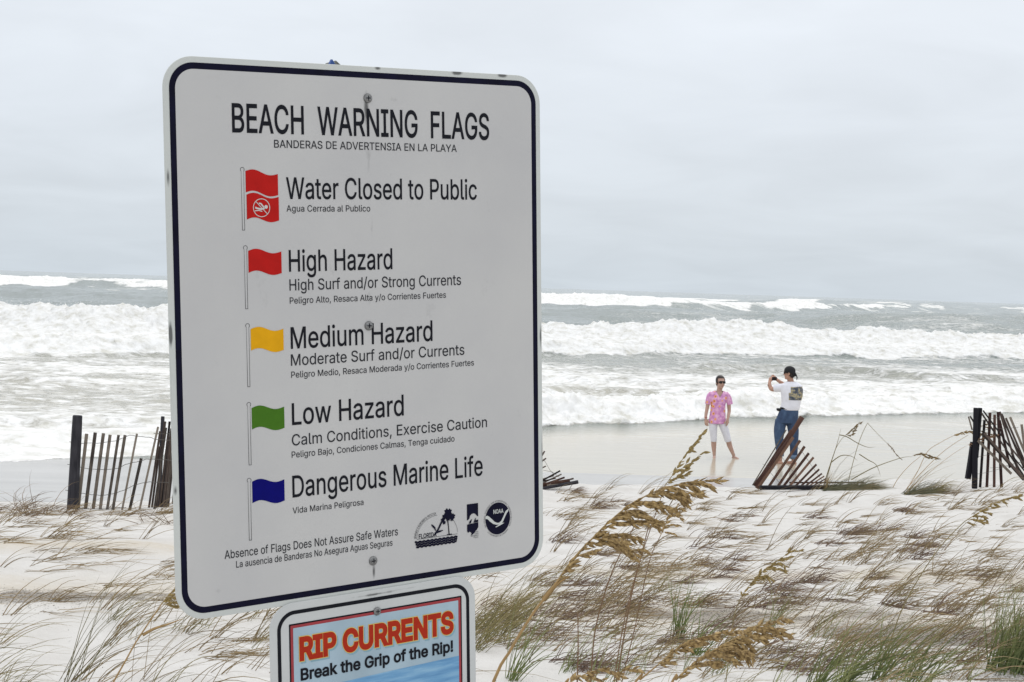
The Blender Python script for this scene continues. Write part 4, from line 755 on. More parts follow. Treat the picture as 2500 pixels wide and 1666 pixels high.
def fence(label, origin, Yd, zoom):
    """zoom = (ox, oy, scale): measured positions -> points on the fence's plane at distance Yd"""
    f = thing('sand_fence', label, 'fence', tuple(origin), None)
    f['_z'] = 0; del f['_z']
    def P(x, y, dy=0): return at(zoom[0] + x / zoom[2], zoom[1] + y / zoom[2], Yd + dy)
    px = Yd / FPX / zoom[2]
    return f, P, px
def slat(f, P, px, a, b, w_, mt, dy=0, dyb=None, t_=.016, name='slat', sk=None, ext=.10):
    A = P(*a, dy=dy); B = P(*b, dy=dy if dyb is None else dyb)
    if ext: B = B + (B - A) / np.linalg.norm(B - A) * ext
    V, Fc = box_between(A, B, w_ * px, t_, random.uniform(-.25, .25) if sk is None else sk)
    return link(name, mesh(name, V, Fc), mt, f)
def post(f, P, px, a, b, w0, w1, mt, dy=0, name='post', ext=.35, seg=12):
    A = P(*a, dy=dy); B = P(*b, dy=dy); n = 9; B2 = B + (B - A) / np.linalg.norm(B - A) * ext
    pts = [A + (B2 - A) * i / (n - 1) for i in range(n)]
    r = [(w0 + (w1 - w0) * i / (n - 1)) * px / 2 * random.uniform(.97, 1.03) for i in range(n)]
    d = (B - A) / np.linalg.norm(B - A)
    pts = [A] + [A + d * .012] + pts[1:]; r = [r[0] * .90] + r
    V, Fc = tube(pts, r, seg); return link(name, mesh(name, V, Fc, False), mt, f)
def wire(f, P, pts, dy=-.02, r=.0032, fray=True):
    Q = [P(*p, dy=dy) for p in pts]; R = []
    for a, b in zip(Q[:-1], Q[1:]):
        n = max(2, int(np.linalg.norm(b - a) / .03))
        for i in range(n): R.append(a + (b - a) * i / n + np.array([0, random.uniform(-.003, .003), random.uniform(-.003, .003)]))
    R.append(Q[-1]); V, Fc = tube(R, r, 4); return link('wire', mesh('wire', V, Fc), WIRE, f)

# left fence
z = (0, 960, 4.611); Yd = 18.9 * K
f, P, px = fence('upright slatted sand fence left of the warning sign, with a thick dark round post', at(172, 1252, Yd), Yd, z)
post(f, P, px, (873, 252), (815, 1345), 112, 138, W_POST)['label'] = 'thick dark round post'
for a, b, w_ in (((976, 458), (880, 1300), 38), ((1073, 445), (958, 1335), 36), ((1165, 453), (1045, 1335), 36), ((1240, 470), (1125, 1330), 34), ((1335, 473), (1205, 1322), 30),
                 ((1408, 473), (1270, 1315), 30), ((1542, 458), (1378, 1300), 23), ((1590, 735), (1465, 1290), 30), ((1780, 380), (1585, 1250), 19)):
    slat(f, P, px, a, b, w_, W_GREY, dy=.05 if a[0] == 976 else .0)
post(f, P, px, (1833, 263), (1788, 1240), 44, 50, W_POST, dy=.35, ext=.2, seg=8)
for a, b, w_, dy in (((1803, 430), (1680, 1265), 22, .2), ((1800, 600), (1715, 1255), 20, .25), ((1857, 320), (1765, 1250), 26, .15), ((1870, 390), (1745, 1250), 24, .05), ((1890, 470), (1800, 1245), 22, .3), ((1910, 320), (1818, 1230), 24, .4),
                     ((1930, 400), (1835, 1225), 22, .5), ((1952, 320), (1860, 1220), 22, .55), ((1962, 480), (1880, 1215), 20, .6), ((1990, 360), (1900, 1210), 22, .7), ((2030, 330), (1950, 1200), 22, .8), ((2090, 350), (2020, 1190), 24, .9), ((2160, 340), (2080, 1180), 24, 1.0)):
    slat(f, P, px, a, b, w_, W_DARK if random.random() < .6 else W_GREY, dy=dy)
wire(f, P, [(780, 550), (925, 566), (1130, 562), (1300, 538), (1400, 500), (1460, 475), (1570, 490), (1710, 503), (1750, 525), (1915, 530), (2050, 520)])
wire(f, P, [(758, 800), (940, 845), (1060, 858), (1190, 862), (1330, 848), (1410, 805), (1570, 768), (1650, 742), (1760, 748), (1950, 760), (2080, 770)])
wire(f, P, [(733, 1090), (910, 1125), (1030, 1145), (1180, 1152), (1280, 1135), (1390, 1095), (1500, 1040), (1600, 1010), (1680, 1000), (1900, 1010)])
wire(f, P, [(1730, 455), (1800, 458), (1960, 452), (2060, 448)], dy=.1)
wire(f, P, [(900, 1300), (1060, 1308), (1250, 1300), (1420, 1290)], dy=-.02)

# collapsed fence in the middle
z = (1640, 860, 4.356); Yd = 24.2 * K
f, P, px = fence('collapsed sand fence of fanned red brown slats lying in front of the photographing man', at(1640 + 1200 / 4.356, 860 + 1440 / 4.356, Yd), Yd, z)
post(f, P, px, (1388, 690), (925, 1420), 56, 50, W_MAROON, dy=.12, ext=.05, seg=10)
slat(f, P, px, (1272, 832), (895, 1408), 30, W_MAROON, dy=-.02, ext=.03)
slat(f, P, px, (1292, 905), (945, 1408), 30, W_RED, dy=-.06, ext=.03)
slat(f, P, px, (1245, 925), (880, 1408), 22, W_MAROON, dy=-.10, ext=.02)
slat(f, P, px, (1218, 826), (866, 1405), 12, W_GREY, dy=-.12, ext=.02)
for i, (a, b, w_) in enumerate((((1365, 940), (1045, 1412), 27), ((1413, 1003), (1140, 1412), 27), ((1458, 1075), (1200, 1412), 26), ((1508, 1120), (1262, 1415), 25), ((1538, 1195), (1330, 1412), 22), ((1568, 1247), (1388, 1412), 18),
                 ((1595, 1293), (1438, 1412), 16), ((1620, 1320), (1480, 1412), 14), ((1640, 1345), (1520, 1412), 12), ((1655, 1362), (1560, 1412), 10))):
    slat(f, P, px, a, b, w_, W_RED, dy=.02 * i, dyb=-.1 + .02 * i, ext=.04)
slat(f, P, px, (1250, 1388), (2045, 1387), 15, W_DARK, dy=.08, ext=0, name='board')
slat(f, P, px, (935, 1442), (2062, 1436), 38, W_POST, dy=-.22, ext=0, t_=.05, name='fallen_post')
wire(f, P, [(1150, 1090), (1210, 1165), (1290, 1270), (1365, 1375)], dy=-.08, r=.0025); wire(f, P, [(1330, 1000), (1400, 1080), (1500, 1225), (1600, 1370)], dy=-.05, r=.0025)
wire(f, P, [(1050, 1285), (1100, 1340), (1140, 1385)], dy=-.1, r=.0025)
wire(f, P, [(965, 1190), (1090, 1245), (1100, 1020)], dy=-.14, r=.002)

# right fence
z = (1900, 960, 3.922); Yd = 23.4 * K
f, P, px = fence('tangled dark sand fence at the right edge, its slats crossing behind a doubled post', at(1900 + 1885 / 3.922, 960 + 905 / 3.922, Yd), Yd, z)
post(f, P, px, (1893, 142), (1880, 900), 50, 56, W_POST, ext=.02)
post(f, P, px, (1934, 142), (1900, 620), 44, 36, W_POST, dy=.08, ext=0, seg=8)
slat(f, P, px, (1868, 470), (1815, 822), 46, W_POST, dy=.06, ext=0, t_=.06, name='broken_post')
slat(f, P, px, (1822, 225), (1856, 352), 14, W_GREY, ext=0, dy=.02); slat(f, P, px, (1838, 222), (1884, 300), 12, W_GREY, ext=0, dy=.05)
for a, b, w_ in (((1975, 260), (1937, 835), 24), ((2028, 187), (2000, 835), 25), ((2072, 207), (2068, 835), 24), ((2105, 180), (2135, 838), 26), ((2118, 260), (2205, 650), 24)):
    slat(f, P, px, a, b, w_, W_MAROON if a[0] > 2000 else W_DARK, dy=.12, ext=.1)
for a, b, w_, dy in (((2122, 178), (2300, 765), 18, .2), ((2140, 200), (2345, 700), 18, .25), ((2150, 250), (2360, 690), 14, .3), ((2230, 570), (2350, 820), 16, .28), ((1962, 168), (2200, 490), 13, .02), ((1945, 190), (2350, 790), 16, -.02), ((2190, 480), (2370, 700), 14, .05),
                     ((1912, 455), (2218, 760), 25, -.06), ((1950, 385), (2335, 815), 25, -.08), ((1975, 385), (2375, 850), 22, -.12), ((2240, 600), (2370, 760), 14, .0), ((2180, 240), (2420, 800), 18, .3), ((2220, 230), (2470, 830), 20, .32), ((2330, 300), (2400, 840), 24, .2), ((2420, 280), (2480, 840), 24, .2)):
    slat(f, P, px, a, b, w_, W_DARK if random.random() < .7 else W_GREY, dy=dy, ext=.03)
wire(f, P, [(1905, 285), (1980, 255), (2100, 235), (2150, 240)], dy=.08, r=.0025); wire(f, P, [(1900, 612), (1985, 597), (2100, 565), (2185, 543)], dy=.08, r=.0025)
wire(f, P, [(1905, 775), (1985, 765), (2120, 725), (2350, 650)], dy=.08, r=.0025); wire(f, P, [(2030, 716), (2100, 714), (2200, 690), (2350, 655)], dy=.05, r=.0025)
wire(f, P, [(1860, 395), (1990, 350), (2140, 340), (2300, 330)], dy=.1, r=.0025)

# flattened fence just right of the sign
z = (1300, 980, 2.286); Yd = 23.1 * K
f, P, px = fence('flattened remains of a sand fence lying behind the right edge of the warning sign', at(1300 + 150 / 2.286, 980 + 480 / 2.286, Yd), Yd, z)
for a, b, w_, mt, dy in (((155, 388), (20, 462), 9, W_DARK, 0), ((162, 407), (30, 470), 8, W_GREY, .05), ((230, 431), (20, 490), 9, W_DARK, -.05), ((205, 437), (25, 466), 8, W_MAROON, -.08), ((68, 278), (20, 360), 8, W_DARK, .1),
                         ((76, 318), (30, 352), 8, W_DARK, .1), ((75, 362), (15, 392), 7, W_DARK, .1), ((195, 450), (30, 480), 8, W_RED, -.1), ((130, 430), (20, 455), 7, W_DARK, .02), ((210, 446), (60, 462), 8, W_RED, -.12), ((180, 425), (30, 476), 9, W_MAROON, -.04), ((140, 442), (20, 486), 8, W_RED, -.06), ((235, 458), (80, 470), 7, W_GREY, -.14), ((120, 415), (40, 440), 7, W_GREY, .04), ((45, 250), (-60, 470), 8, W_DARK, .1), ((10, 240), (-90, 470), 8, W_DARK, .1)):
    slat(f, P, px, a, b, w_, mt, dy=dy, ext=0)
post(f, P, px, (256, 450), (60, 486), 21, 14, W_POST, dy=-.15, ext=.2, seg=8, name='fallen_post')
wire(f, P, [(60, 320), (75, 345), (95, 380), (120, 410)], r=.0025)
wire(f, P, [(60, 385), (110, 395), (150, 425)], r=.0025)

if 0:
    for f in [o for o in COL.objects if o.get('category') == 'fence']:
        print('FENCE', f['label'][:30], [round(x, 2) for x in f.location], 'ground', round(float(gz(f.location.x, f.location.y)), 2), 'edge', round(float(edge_y(f.location.x / K) * K), 2))

# ---------------------------------------------------------------- the two people at the water's edge
def solid(name, parts, voxel, smooth_it=3):
    """union of overlapping closed shapes -> one continuous surface"""
    V, Fc = merge(parts); me = mesh(name, V, Fc)
    o = bpy.data.objects.new('tmp', me); COL.objects.link(o)
    r = o.modifiers.new('r', 'REMESH'); r.mode = 'VOXEL'; r.voxel_size = voxel; r.use_smooth_shade = True
    if smooth_it:
        s = o.modifiers.new('s', 'SMOOTH'); s.factor = .5; s.iterations = smooth_it
    dg = bpy.context.evaluated_depsgraph_get(); ev = o.evaluated_get(dg); out = bpy.data.meshes.new_from_object(ev)
    bpy.data.objects.remove(o); bpy.data.meshes.remove(me); out.name = name
    return out
def ell(c, rx, ry, rz, yaw=0, n=14):
    V = []; Fc = []; cy, sy = math.cos(yaw), math.sin(yaw)
    for i in range(1, n):
        a = math.pi * i / n
        for k in range(n * 2):
            g = math.pi * k / n; x, y, z_ = rx * math.sin(a) * math.cos(g), ry * math.sin(a) * math.sin(g), rz * math.cos(a)
            V.append((c[0] + x * cy - y * sy, c[1] + x * sy + y * cy, c[2] + z_))
    m_ = 2 * n
    for i in range(n - 2):
        for k in range(m_): Fc.append((i * m_ + k, (i + 1) * m_ + k, (i + 1) * m_ + (k + 1) % m_, i * m_ + (k + 1) % m_))
    V += [(c[0], c[1], c[2] + rz), (c[0], c[1], c[2] - rz)]
    for k in range(m_):
        Fc.append((len(V) - 2, k, (k + 1) % m_)); Fc.append((len(V) - 1, (n - 2) * m_ + (k + 1) % m_, (n - 2) * m_ + k))
    return V, Fc
def loft(rings, n=20):
    """rings: (x, y, z, rx, ry) horizontal ellipses stacked in z"""
    V = []; Fc = []
    for (x, y, z_, rx, ry) in rings:
        for k in range(n):
            g = 2 * math.pi * k / n; V.append((x + rx * math.cos(g), y + ry * math.sin(g), z_))
    for i in range(len(rings) - 1):
        for k in range(n): Fc.append((i * n + k, i * n + (k + 1) % n, (i + 1) * n + (k + 1) % n, (i + 1) * n + k))
    Fc.append(tuple(range(n))[::-1]); Fc.append(tuple((len(rings) - 1) * n + k for k in range(n)))
    if rings[0][2] > rings[-1][2]: Fc = [q[::-1] for q in Fc]
    return V, Fc
def limb(pts, rad, n=14): 
    # subdivide the polyline softly
    P = [np.array(p, float) for p in pts]; Q = []; R = []
    for i in range(len(P) - 1):
        for k in range(4):
            s = k / 4; a = P[max(i - 1, 0)]; d = P[min(i + 2, len(P) - 1)]
            Q.append(.5 * ((2 * P[i]) + (-a + P[i + 1]) * s + (2 * a - 5 * P[i] + 4 * P[i + 1] - d) * s * s + (-a + 3 * P[i] - 3 * P[i + 1] + d) * s ** 3)); R.append(rad[i] + (rad[i + 1] - rad[i]) * s)
    Q.append(P[-1]); R.append(rad[-1]); return tube(Q, R, n)
def hand(wrist, d, side, palmn, size=.18, curl=.5, thumb=1):
    """palm, four unequal fingers and a thumb; d = direction of the fingers, side = across the palm (towards the thumb), palmn = palm normal"""
    wrist, d, side, pn = (np.array(v, float) for v in (wrist, d, side, palmn)); d /= np.linalg.norm(d); side -= d * (side @ d); side /= np.linalg.norm(side); pn = np.cross(d, side) * (1 if np.cross(d, side) @ pn > 0 else -1)
    S = size; out = [tube([wrist - d * .02, wrist + d * .15 * S, wrist + d * .48 * S], [.026 * S / .18, .036 * S / .18, .038 * S / .18], 12, .48)]
    for k, (o_, l_) in enumerate(((.030, .40), (.010, .45), (-.010, .42), (-.029, .33))):
        b0 = wrist + d * .40 * S + side * o_ * S / .18; L = l_ * S; p = [b0]; dd = d + side * o_ * 2.2
        for j in range(4): 
            dd = dd + pn * curl * .35 * (j > 0); dd = dd / np.linalg.norm(dd); p.append(p[-1] + dd * L * (.34, .28, .22, .16)[j])
        out.append(tube(p, [.0098 * S / .18, .0096 * S / .18, .0088 * S / .18, .008 * S / .18, .006 * S / .18], 8))
    b0 = wrist + d * .10 * S + side * .022 * S / .18; t1 = (d * .75 + side * .7 + pn * .25); t1 /= np.linalg.norm(t1)
    p1 = b0 + t1 * .20 * S; t2 = d * .95 + side * .25 + pn * .3; t2 /= np.linalg.norm(t2); p2 = p1 + t2 * .17 * S; out.append(tube([b0, p1, p2, p2 + t2 * .11 * S], [.013, .0115, .0105, .008], 8))
    return out
def foot(ank, d, L=.24):
    ank, d = np.array(ank, float), np.array(d, float); d /= np.linalg.norm(d); z0 = ank[2] - .075
    A = ank * [1, 1, 0]; s = [tube([A - d * .055 + [0, 0, z0 + .035], A + [0, 0, z0 + .045], A + d * .09 + [0, 0, z0 + .036], A + d * .155 + [0, 0, z0 + .024], A + d * .185 + [0, 0, z0 + .018]], [.028, .036, .038, .036, .020], 12, .8)]
    pr = np.array([-d[1], d[0], 0])
    for k, o_ in enumerate((-.028, -.013, .001, .014, .026)):
        b0 = A + d * .16 + pr * o_ + [0, 0, z0 + .016]; s.append(tube([b0, b0 + d * (.045 - .004 * k), b0 + d * (.055 - .005 * k)], [.011 - .001 * k, .010 - .001 * k, .006], 8))
    return s
def skin_mat(name, c):
    m = plain(name, c, .55, .10, 14); return m
SKIN_W = skin_mat('skin_warm', (.46, .295, .235)); SKIN_M = skin_mat('skin_tan', (.44, .25, .18))
HAIR = plain('dark_hair', (.018, .011, .009), .5, .4, 120)
SHADE = plain('sunglass_dark', (.012, .008, .008), .2, .2, 60)
LIPS = plain('lips', (.30, .09, .08), .5, .1, 60)
def blend_person(name, label, origin):
    o = thing(name, label, 'person', tuple(origin)); return o
def pl(name, me, mt, par, label=None):
    o = link(name, me, mt); o.parent = par
    if label: o['label'] = label
    return o

# ---- woman
def onwater(px, py, z_):
    d = CF + CR * (px - 1250) / FPX - CU * (py - 833) / FPX
    return np.array([0, 0, HC]) + d * ((z_ - HC) / d[2])
Yw_ = 32.9 * K
org = onwater(1640 + 470 / 4.356, 860 + 1138 / 4.356, -.03)
wm = blend_person('person', 'woman in sunglasses, pink flowered top and white capris standing barefoot in the shallows', org)
def head_parts(c, yaw, k=1.0, neck_to=None):
    cy, sy = math.cos(yaw), math.sin(yaw)
    def L(x, y, z_): return np.array([c[0] + (x * cy - y * sy) * k, c[1] + (x * sy + y * cy) * k, c[2] + z_ * k])   # -y is the face
    p = [ell(L(0, .012, .035), .074 * k, .090 * k, .090 * k, yaw), ell(L(0, -.018, -.035), .056 * k, .066 * k, .078 * k, yaw), ell(L(0, -.052, -.088), .028 * k, .024 * k, .022 * k, yaw),
         limb([L(0, -.078, .012), L(0, -.093, -.012), L(0, -.098, -.028)], [.008 * k, .012 * k, .014 * k], 8), ell(L(0, -.082, .040), .048 * k, .012 * k, .012 * k, yaw),
         ell(L(-.075, .012, -.005), .010 * k, .020 * k, .032 * k, yaw), ell(L(.075, .012, -.005), .010 * k, .020 * k, .032 * k, yaw)]
    for s in (-1, 1): p.append(ell(L(s * .034, -.060, -.030), .022 * k, .018 * k, .020 * k, yaw))
    return p, L
yaw_w = .30; wm.scale = (.92,) * 3
hp, HL = head_parts((.035, -.01, 1.600), yaw_w, 1.14)
body = hp + [limb([(.033, .012, 1.56), (.022, .014, 1.44), (.015, .02, 1.36)], [.060, .056, .075])]
body += [loft([(0.01, .01, 1.40, .10, .06), (0.01, .01, 1.34, .165, .085), (0.01, 0, 1.22, .150, .105), (.005, 0, 1.08, .130, .095), (0, 0, .95, .150, .11), (0, 0, .84, .165, .12), (0, 0, .76, .15, .11)])]
body += [limb([(-.150, .01, 1.37), (-.195, .01, 1.22), (-.225, .01, 1.04), (-.248, -.02, .90), (-.247, -.045, .83)], [.050, .045, .038, .031, .026])]
body += [limb([(.175, .01, 1.37), (.215, .015, 1.22), (.240, .02, 1.04), (.222, -.04, .92), (.196, -.09, .84)], [.050, .045, .038, .031, .026])]
body += hand((-.247, -.045, .835), (.16, -.05, -1), (.9, -.5, 0), (.9, .3, 0), .185, .35)
body += hand((.196, -.09, .845), (-.05, -.10, -1), (-.5, -.8, 0), (-.9, .3, 0), .175, .4)
body += [limb([(-.085, 0, .80), (-.075, -.01, .60), (-.062, -.012, .44), (-.055, .014, .30), (-.042, .01, .14), (-.038, 0, .075)], [.085, .070, .055, .056, .037, .033])]
body += [limb([(.085, 0, .80), (.170, -.01, .60), (.235, -.02, .44), (.270, .008, .31), (.345, .005, .14), (.375, 0, .075)], [.085, .070, .055, .056, .037, .033])]
body += foot((-.038, 0, .075), (-.15, -1, 0)) + foot((.375, 0, .075), (.45, -1, 0))
pl('body', solid('body', body, .0075, 2), SKIN_W, wm)
hair = [ell(HL(0, .018, .050), .095, .112, .100, yaw_w), ell(HL(0, .058, -.01), .076, .058, .085, yaw_w), ell(HL(-.066, .008, .03), .024, .055, .066, yaw_w), ell(HL(.066, .008, .03), .024, .055, .066, yaw_w)]
def cut_front(me, L, yaw, zc, yc):
    """shave the hair away in front of the face"""
    c = L(0, 0, 0); cy, sy = math.cos(yaw), math.sin(yaw)
    bm = bmesh.new(); bm.from_mesh(me)
    kill = [f for f in bm.faces if (lambda p: ((-(p[0] - c[0]) * sy + (p[1] - c[1]) * cy) < yc and p[2] - c[2] < zc))(f.calc_center_median())]
    bmesh.ops.delete(bm, geom=list(set(kill)), context='FACES'); bm.to_mesh(me); bm.free(); return me
hm = solid('hair', hair, .009, 1); cut_front(hm, HL, yaw_w, .100, -.030)
pl('hair', hm, HAIR, wm)
def glasses(L, yaw, k=1):
    P_ = []
    for s in (-1, 1):
        P_.append(ell(L(s * .036, -.083, .012), .032 * k, .010 * k, .024 * k, yaw + s * .28, 10)); P_.append(tube([L(s * .066, -.070, .016), L(s * .080, -.02, .014), L(s * .082, .015, .006)], .0055, 6))
    P_.append(tube([L(-.014, -.094, .018), L(.014, -.094, .018)], .005, 6)); return P_
V, Fc = merge(glasses(HL, yaw_w, 1.18)); pl('sunglasses', mesh('sunglasses', V, Fc, True), SHADE, wm)
V, Fc = ell(HL(.002, -.088, -.056), .024, .007, .0055, yaw_w); pl('mouth', mesh('mouth', V, Fc, True), LIPS, wm)
# flowered top
m, t, b = mat('pink_flowered_cloth'); o = coord(t)
vo = t.nodes.new('ShaderNodeTexVoronoi'); vo.inputs['Scale'].default_value = 9.5; vo.inputs['Randomness'].default_value = .75; t.links.new(o, vo.inputs['Vector'])
pk = ramp(t, nnoise(t, o, 17, 5, .6), [(.34, (.50, .20, .46)), (.5, (.66, .31, .56)), (.62, (.78, .46, .66))])
fl_ = nmath(t, 'MULTIPLY', nmath(t, 'SUBTRACT', .40, nmath(t, 'ADD', vo.outputs[0], nmath(t, 'MULTIPLY', nnoise(t, o, 40, 2), .12))), 14, True)
c = mix(t, fl_, pk, (.82, .38, .13)); c = mix(t, nmath(t, 'MULTIPLY', nmath(t, 'SUBTRACT', .17, vo.outputs[0]), 20, True), c, (.38, .07, .10))
t.links.new(c, b.inputs['Base Color']); b.inputs['Roughness'].default_value = .85; bump(t, nnoise(t, o, 12, 3, .5, (1, 1, .4)), .5, .03, b)
top = [loft([(.012, .015, 1.435, .085, .055), (.012, .012, 1.405, .150, .078), (.010, .010, 1.36, .192, .100), (.008, 0, 1.26, .172, .122), (.004, 0, 1.14, .152, .115), (.002, 0, 1.00, .158, .118), (0, 0, .86, .172, .128), (-.002, 0, .755, .182, .134), (-.002, 0, .742, .175, .128)], 28),
       limb([(-.130, .01, 1.375), (-.190, .01, 1.30), (-.214, .01, 1.14)], [.055, .057, .055]), limb([(.150, .01, 1.375), (.212, .01, 1.30), (.252, .01, 1.15)], [.055, .059, .062])]
tm = solid('flowered_top', top, .0085, 2)
bm = bmesh.new(); bm.from_mesh(tm)   # V neck
kill = [f for f in bm.faces if (lambda p: p[1] < .02 and p[2] > 1.30 and abs(p[0] - .02) < (p[2] - 1.295) * .62)(f.calc_center_median())] + [f for f in bm.faces if f.calc_center_median()[2] > 1.425]
bmesh.ops.delete(bm, geom=list(set(kill)), context='FACES'); bm.to_mesh(tm); bm.free()
pl('flowered_top', tm, m, wm)
WHITE = plain('white_cotton', (.70, .70, .76), .85, .06, 20, .5)
cap_ = [loft([(0, 0, .86, .162, .118), (0, 0, .80, .172, .122), (-.005, 0, .76, .170, .115)], 24), limb([(-.082, 0, .80), (-.082, -.01, .62), (-.066, -.012, .46), (-.062, -.005, .365)], [.094, .084, .068, .062]), limb([(.082, 0, .80), (.160, -.01, .62), (.215, -.018, .46), (.240, -.012, .375)], [.094, .084, .072, .066])]
pl('capri_trousers', solid('capri_trousers', cap_, .0085, 2), WHITE, wm)
V, Fc = tube([(-.247 + .030 * math.cos(a), -.04 + .030 * math.sin(a), .868 + .004 * math.cos(a)) for a in np.linspace(0, 6.0, 14)], .004, 6); pl('bracelet', mesh('bracelet', V, Fc), RED, wm)

# ---- man
Ym = 31.2 * K
org = onwater(1860 + 350 / 6.033, 880 + 1545 / 6.033, -.02)
mn = blend_person('person', 'man in black backwards cap, white t-shirt and rolled jeans photographing the woman', org)
yaw_m = -1.25 - math.pi * .12
# he looks left and away: the face points to -x and slightly away
hc_ = (.005, .04, 1.715); yaw_m = -math.pi / 2 - .42
hp, HM = head_parts(hc_, yaw_m, 1.03)
body = hp + [limb([(.020, .06, 1.66), (.045, .05, 1.56), (.06, .04, 1.48)], [.060, .058, .08])]
body += [loft([(.05, .02, 1.52, .12, .07), (.05, .02, 1.44, .19, .10), (.055, .02, 1.30, .175, .115), (.045, .02, 1.14, .150, .11), (.02, .02, 1.02, .165, .125), (-.01, .02, .88, .18, .13)])]
body += [limb([(-.105, .03, 1.45), (-.20, .10, 1.42), (-.285, .16, 1.405), (-.322, .20, 1.47), (-.318, .245, 1.535)], [.056, .050, .042, .036, .028])]
body += [limb([(.18, .05, 1.45), (.14, .22, 1.43), (.06, .33, 1.44), (-.08, .34, 1.52), (-.165, .33, 1.575)], [.056, .050, .042, .036, .028])]
body += hand((-.318, .245, 1.535), (.22, .35, .55), (.8, -.2, .5), (.5, .4, -.5), .17, .75)
body += hand((-.165, .33, 1.575), (-.55, .05, .42), (.1, -.3, -1), (-.2, -.6, -.3), .17, .65)
body += [limb([(-.08, .02, .92), (-.12, .02, .64), (-.125, .0, .46), (-.118, .03, .28), (-.105, .03, .12), (-.105, .02, .075)], [.10, .085, .062, .06, .042, .038])]
body += [limb([(.09, .02, .92), (.135, .02, .64), (.14, .0, .46), (.145, .03, .28), (.150, .03, .12), (.150, .02, .075)], [.10, .085, .062, .06, .042, .038])]
body += foot((-.105, .02, .075), (-.75, .65, 0)) + foot((.150, .02, .075), (-.75, .65, 0))
pl('body', solid('body', body, .0078, 2), SKIN_M, mn)
hm = solid('hair', [ell(HM(0, .02, .03), .082, .096, .090, yaw_m), ell(HM(0, .062, -.03), .064, .045, .05, yaw_m)], .009, 1); cut_front(hm, HM, yaw_m, .2, -.012)
pl('hair', hm, HAIR, mn)
BLK = plain('black_cloth', (.013, .013, .015), .85, .3, 80)
cm = solid('backwards_cap', [ell(HM(0, .012, .052), .090, .108, .088, yaw_m), ell(HM(0, .05, .02), .082, .07, .055, yaw_m)], .009, 1)
bm = bmesh.new(); bm.from_mesh(cm); c0 = HM(0, 0, 0); kill = [f for f in bm.faces if f.calc_center_median()[2] < c0[2] + .012]; bmesh.ops.delete(bm, geom=list(set(kill)), context='FACES'); bm.to_mesh(cm); bm.free()
cp = pl('backwards_cap', cm, BLK, mn)
V, Fc = [], []
prs = []
for i in range(9):     # curved brim hanging behind the neck
    a = math.radians(-62 + 124 * i / 8); prs.append((HM(.080 * math.sin(a), .055 + .055 * math.cos(a), .018), HM(.066 * math.sin(a), .065 + .058 * math.cos(a), -.045)))
for s in (0, .006):
    for a_, b_ in prs: V += [a_ + [s, s, s], b_ + [s, s, s]]
n9 = 18
for i in range(8):
    q = (2 * i, 2 * i + 1, 2 * i + 3, 2 * i + 2); Fc += [q, tuple(n9 + k for k in q[::-1])]; Fc.append((2 * i + 1, n9 + 2 * i + 1, n9 + 2 * i + 3, 2 * i + 3)); Fc.append((2 * i, 2 * i + 2, n9 + 2 * i + 2, n9 + 2 * i))
q = link('cap_brim', mesh('cap_brim', V, Fc, True), BLK); q.parent = cp
V, Fc = tube([HM(.03, .115, .02), HM(.02, .14, -.02), HM(.0, .150, -.07), HM(-.012, .142, -.105)], [.010, .010, .011, .008], 6)
q = link('cap_strap', mesh('cap_strap', V, Fc, True), BLK); q.parent = cp
V, Fc = merge(glasses(HM, yaw_m)); pl('sunglasses', mesh('sunglasses', V, Fc, True), SHADE, mn)
TEE = plain('white_tee', (.74, .74, .80), .85, .05, 14, .5)
tee = [loft([(.055, .03, 1.575, .075, .055), (.055, .03, 1.545, .135, .075), (.055, .02, 1.50, .20, .10), (.062, .02, 1.42, .215, .125), (.070, .02, 1.30, .200, .140), (.060, .02, 1.18, .178, .140), (.045, .02, 1.08, .178, .145), (.040, .02, 1.035, .172, .140)], 28),
       limb([(-.075, .03, 1.455), (-.15, .07, 1.44), (-.245, .125, 1.425)], [.075, .078, .070]), limb([(.17, .03, 1.455), (.17, .15, 1.44), (.12, .25, 1.44)], [.078, .078, .070])]
tm = solid('t_shirt', tee, .009, 2)
bm = bmesh.new(); bm.from_mesh(tm); kill = [f for f in bm.faces if f.calc_center_median()[2] > 1.566]; bmesh.ops.delete(bm, geom=list(set(kill)), context='FACES'); bm.to_mesh(tm); bm.free()
ts = pl('t_shirt', tm, TEE, mn)
# printed picture on the back of the shirt: the faces of the back, lifted 2 mm
bm = bmesh.new(); bm.from_mesh(tm); bm.normal_update()
def inprint(p): return p[1] < -.02 and 1.225 + .05 * max(0, .12 - p[0]) < p[2] < 1.475 + (.03 * (p[0] - .1)) and .020 - (.03 if p[2] < 1.36 else 0) < p[0] < .262
bmesh.ops.delete(bm, geom=[f for f in bm.faces if not inprint(f.calc_center_median())], context='FACES')
for v in bm.verts: v.co += v.normal * .003
me_ = bpy.data.meshes.new('shirt_print'); bm.to_mesh(me_); bm.free(); me_.materials.clear()
m, t, b = mat('shirt_print'); o = coord(t); n_ = nnoise(t, o, 13, 5, .6, (1, 1, 1.4)); 
t.links.new(ramp(t, n_, [(.36, (.045, .055, .075)), (.47, (.12, .13, .15)), (.53, (.33, .28, .16)), (.60, (.42, .37, .24)), (.68, (.10, .11, .12))]), b.inputs['Base Color']); b.inputs['Roughness'].default_value = .8
q = link('shirt_print', me_, m); q.parent = ts
m, t, b = mat('blue_denim'); o = coord(t); n_ = nnoise(t, o, 9, 6, .6, (1, 1, .6))
t.links.new(ramp(t, n_, [(.3, (.020, .038, .085)), (.55, (.040, .075, .150)), (.72, (.075, .125, .21))]), b.inputs['Base Color']); b.inputs['Roughness'].default_value = .85; bump(t, n_, .8, .04, b)
DENIM = m
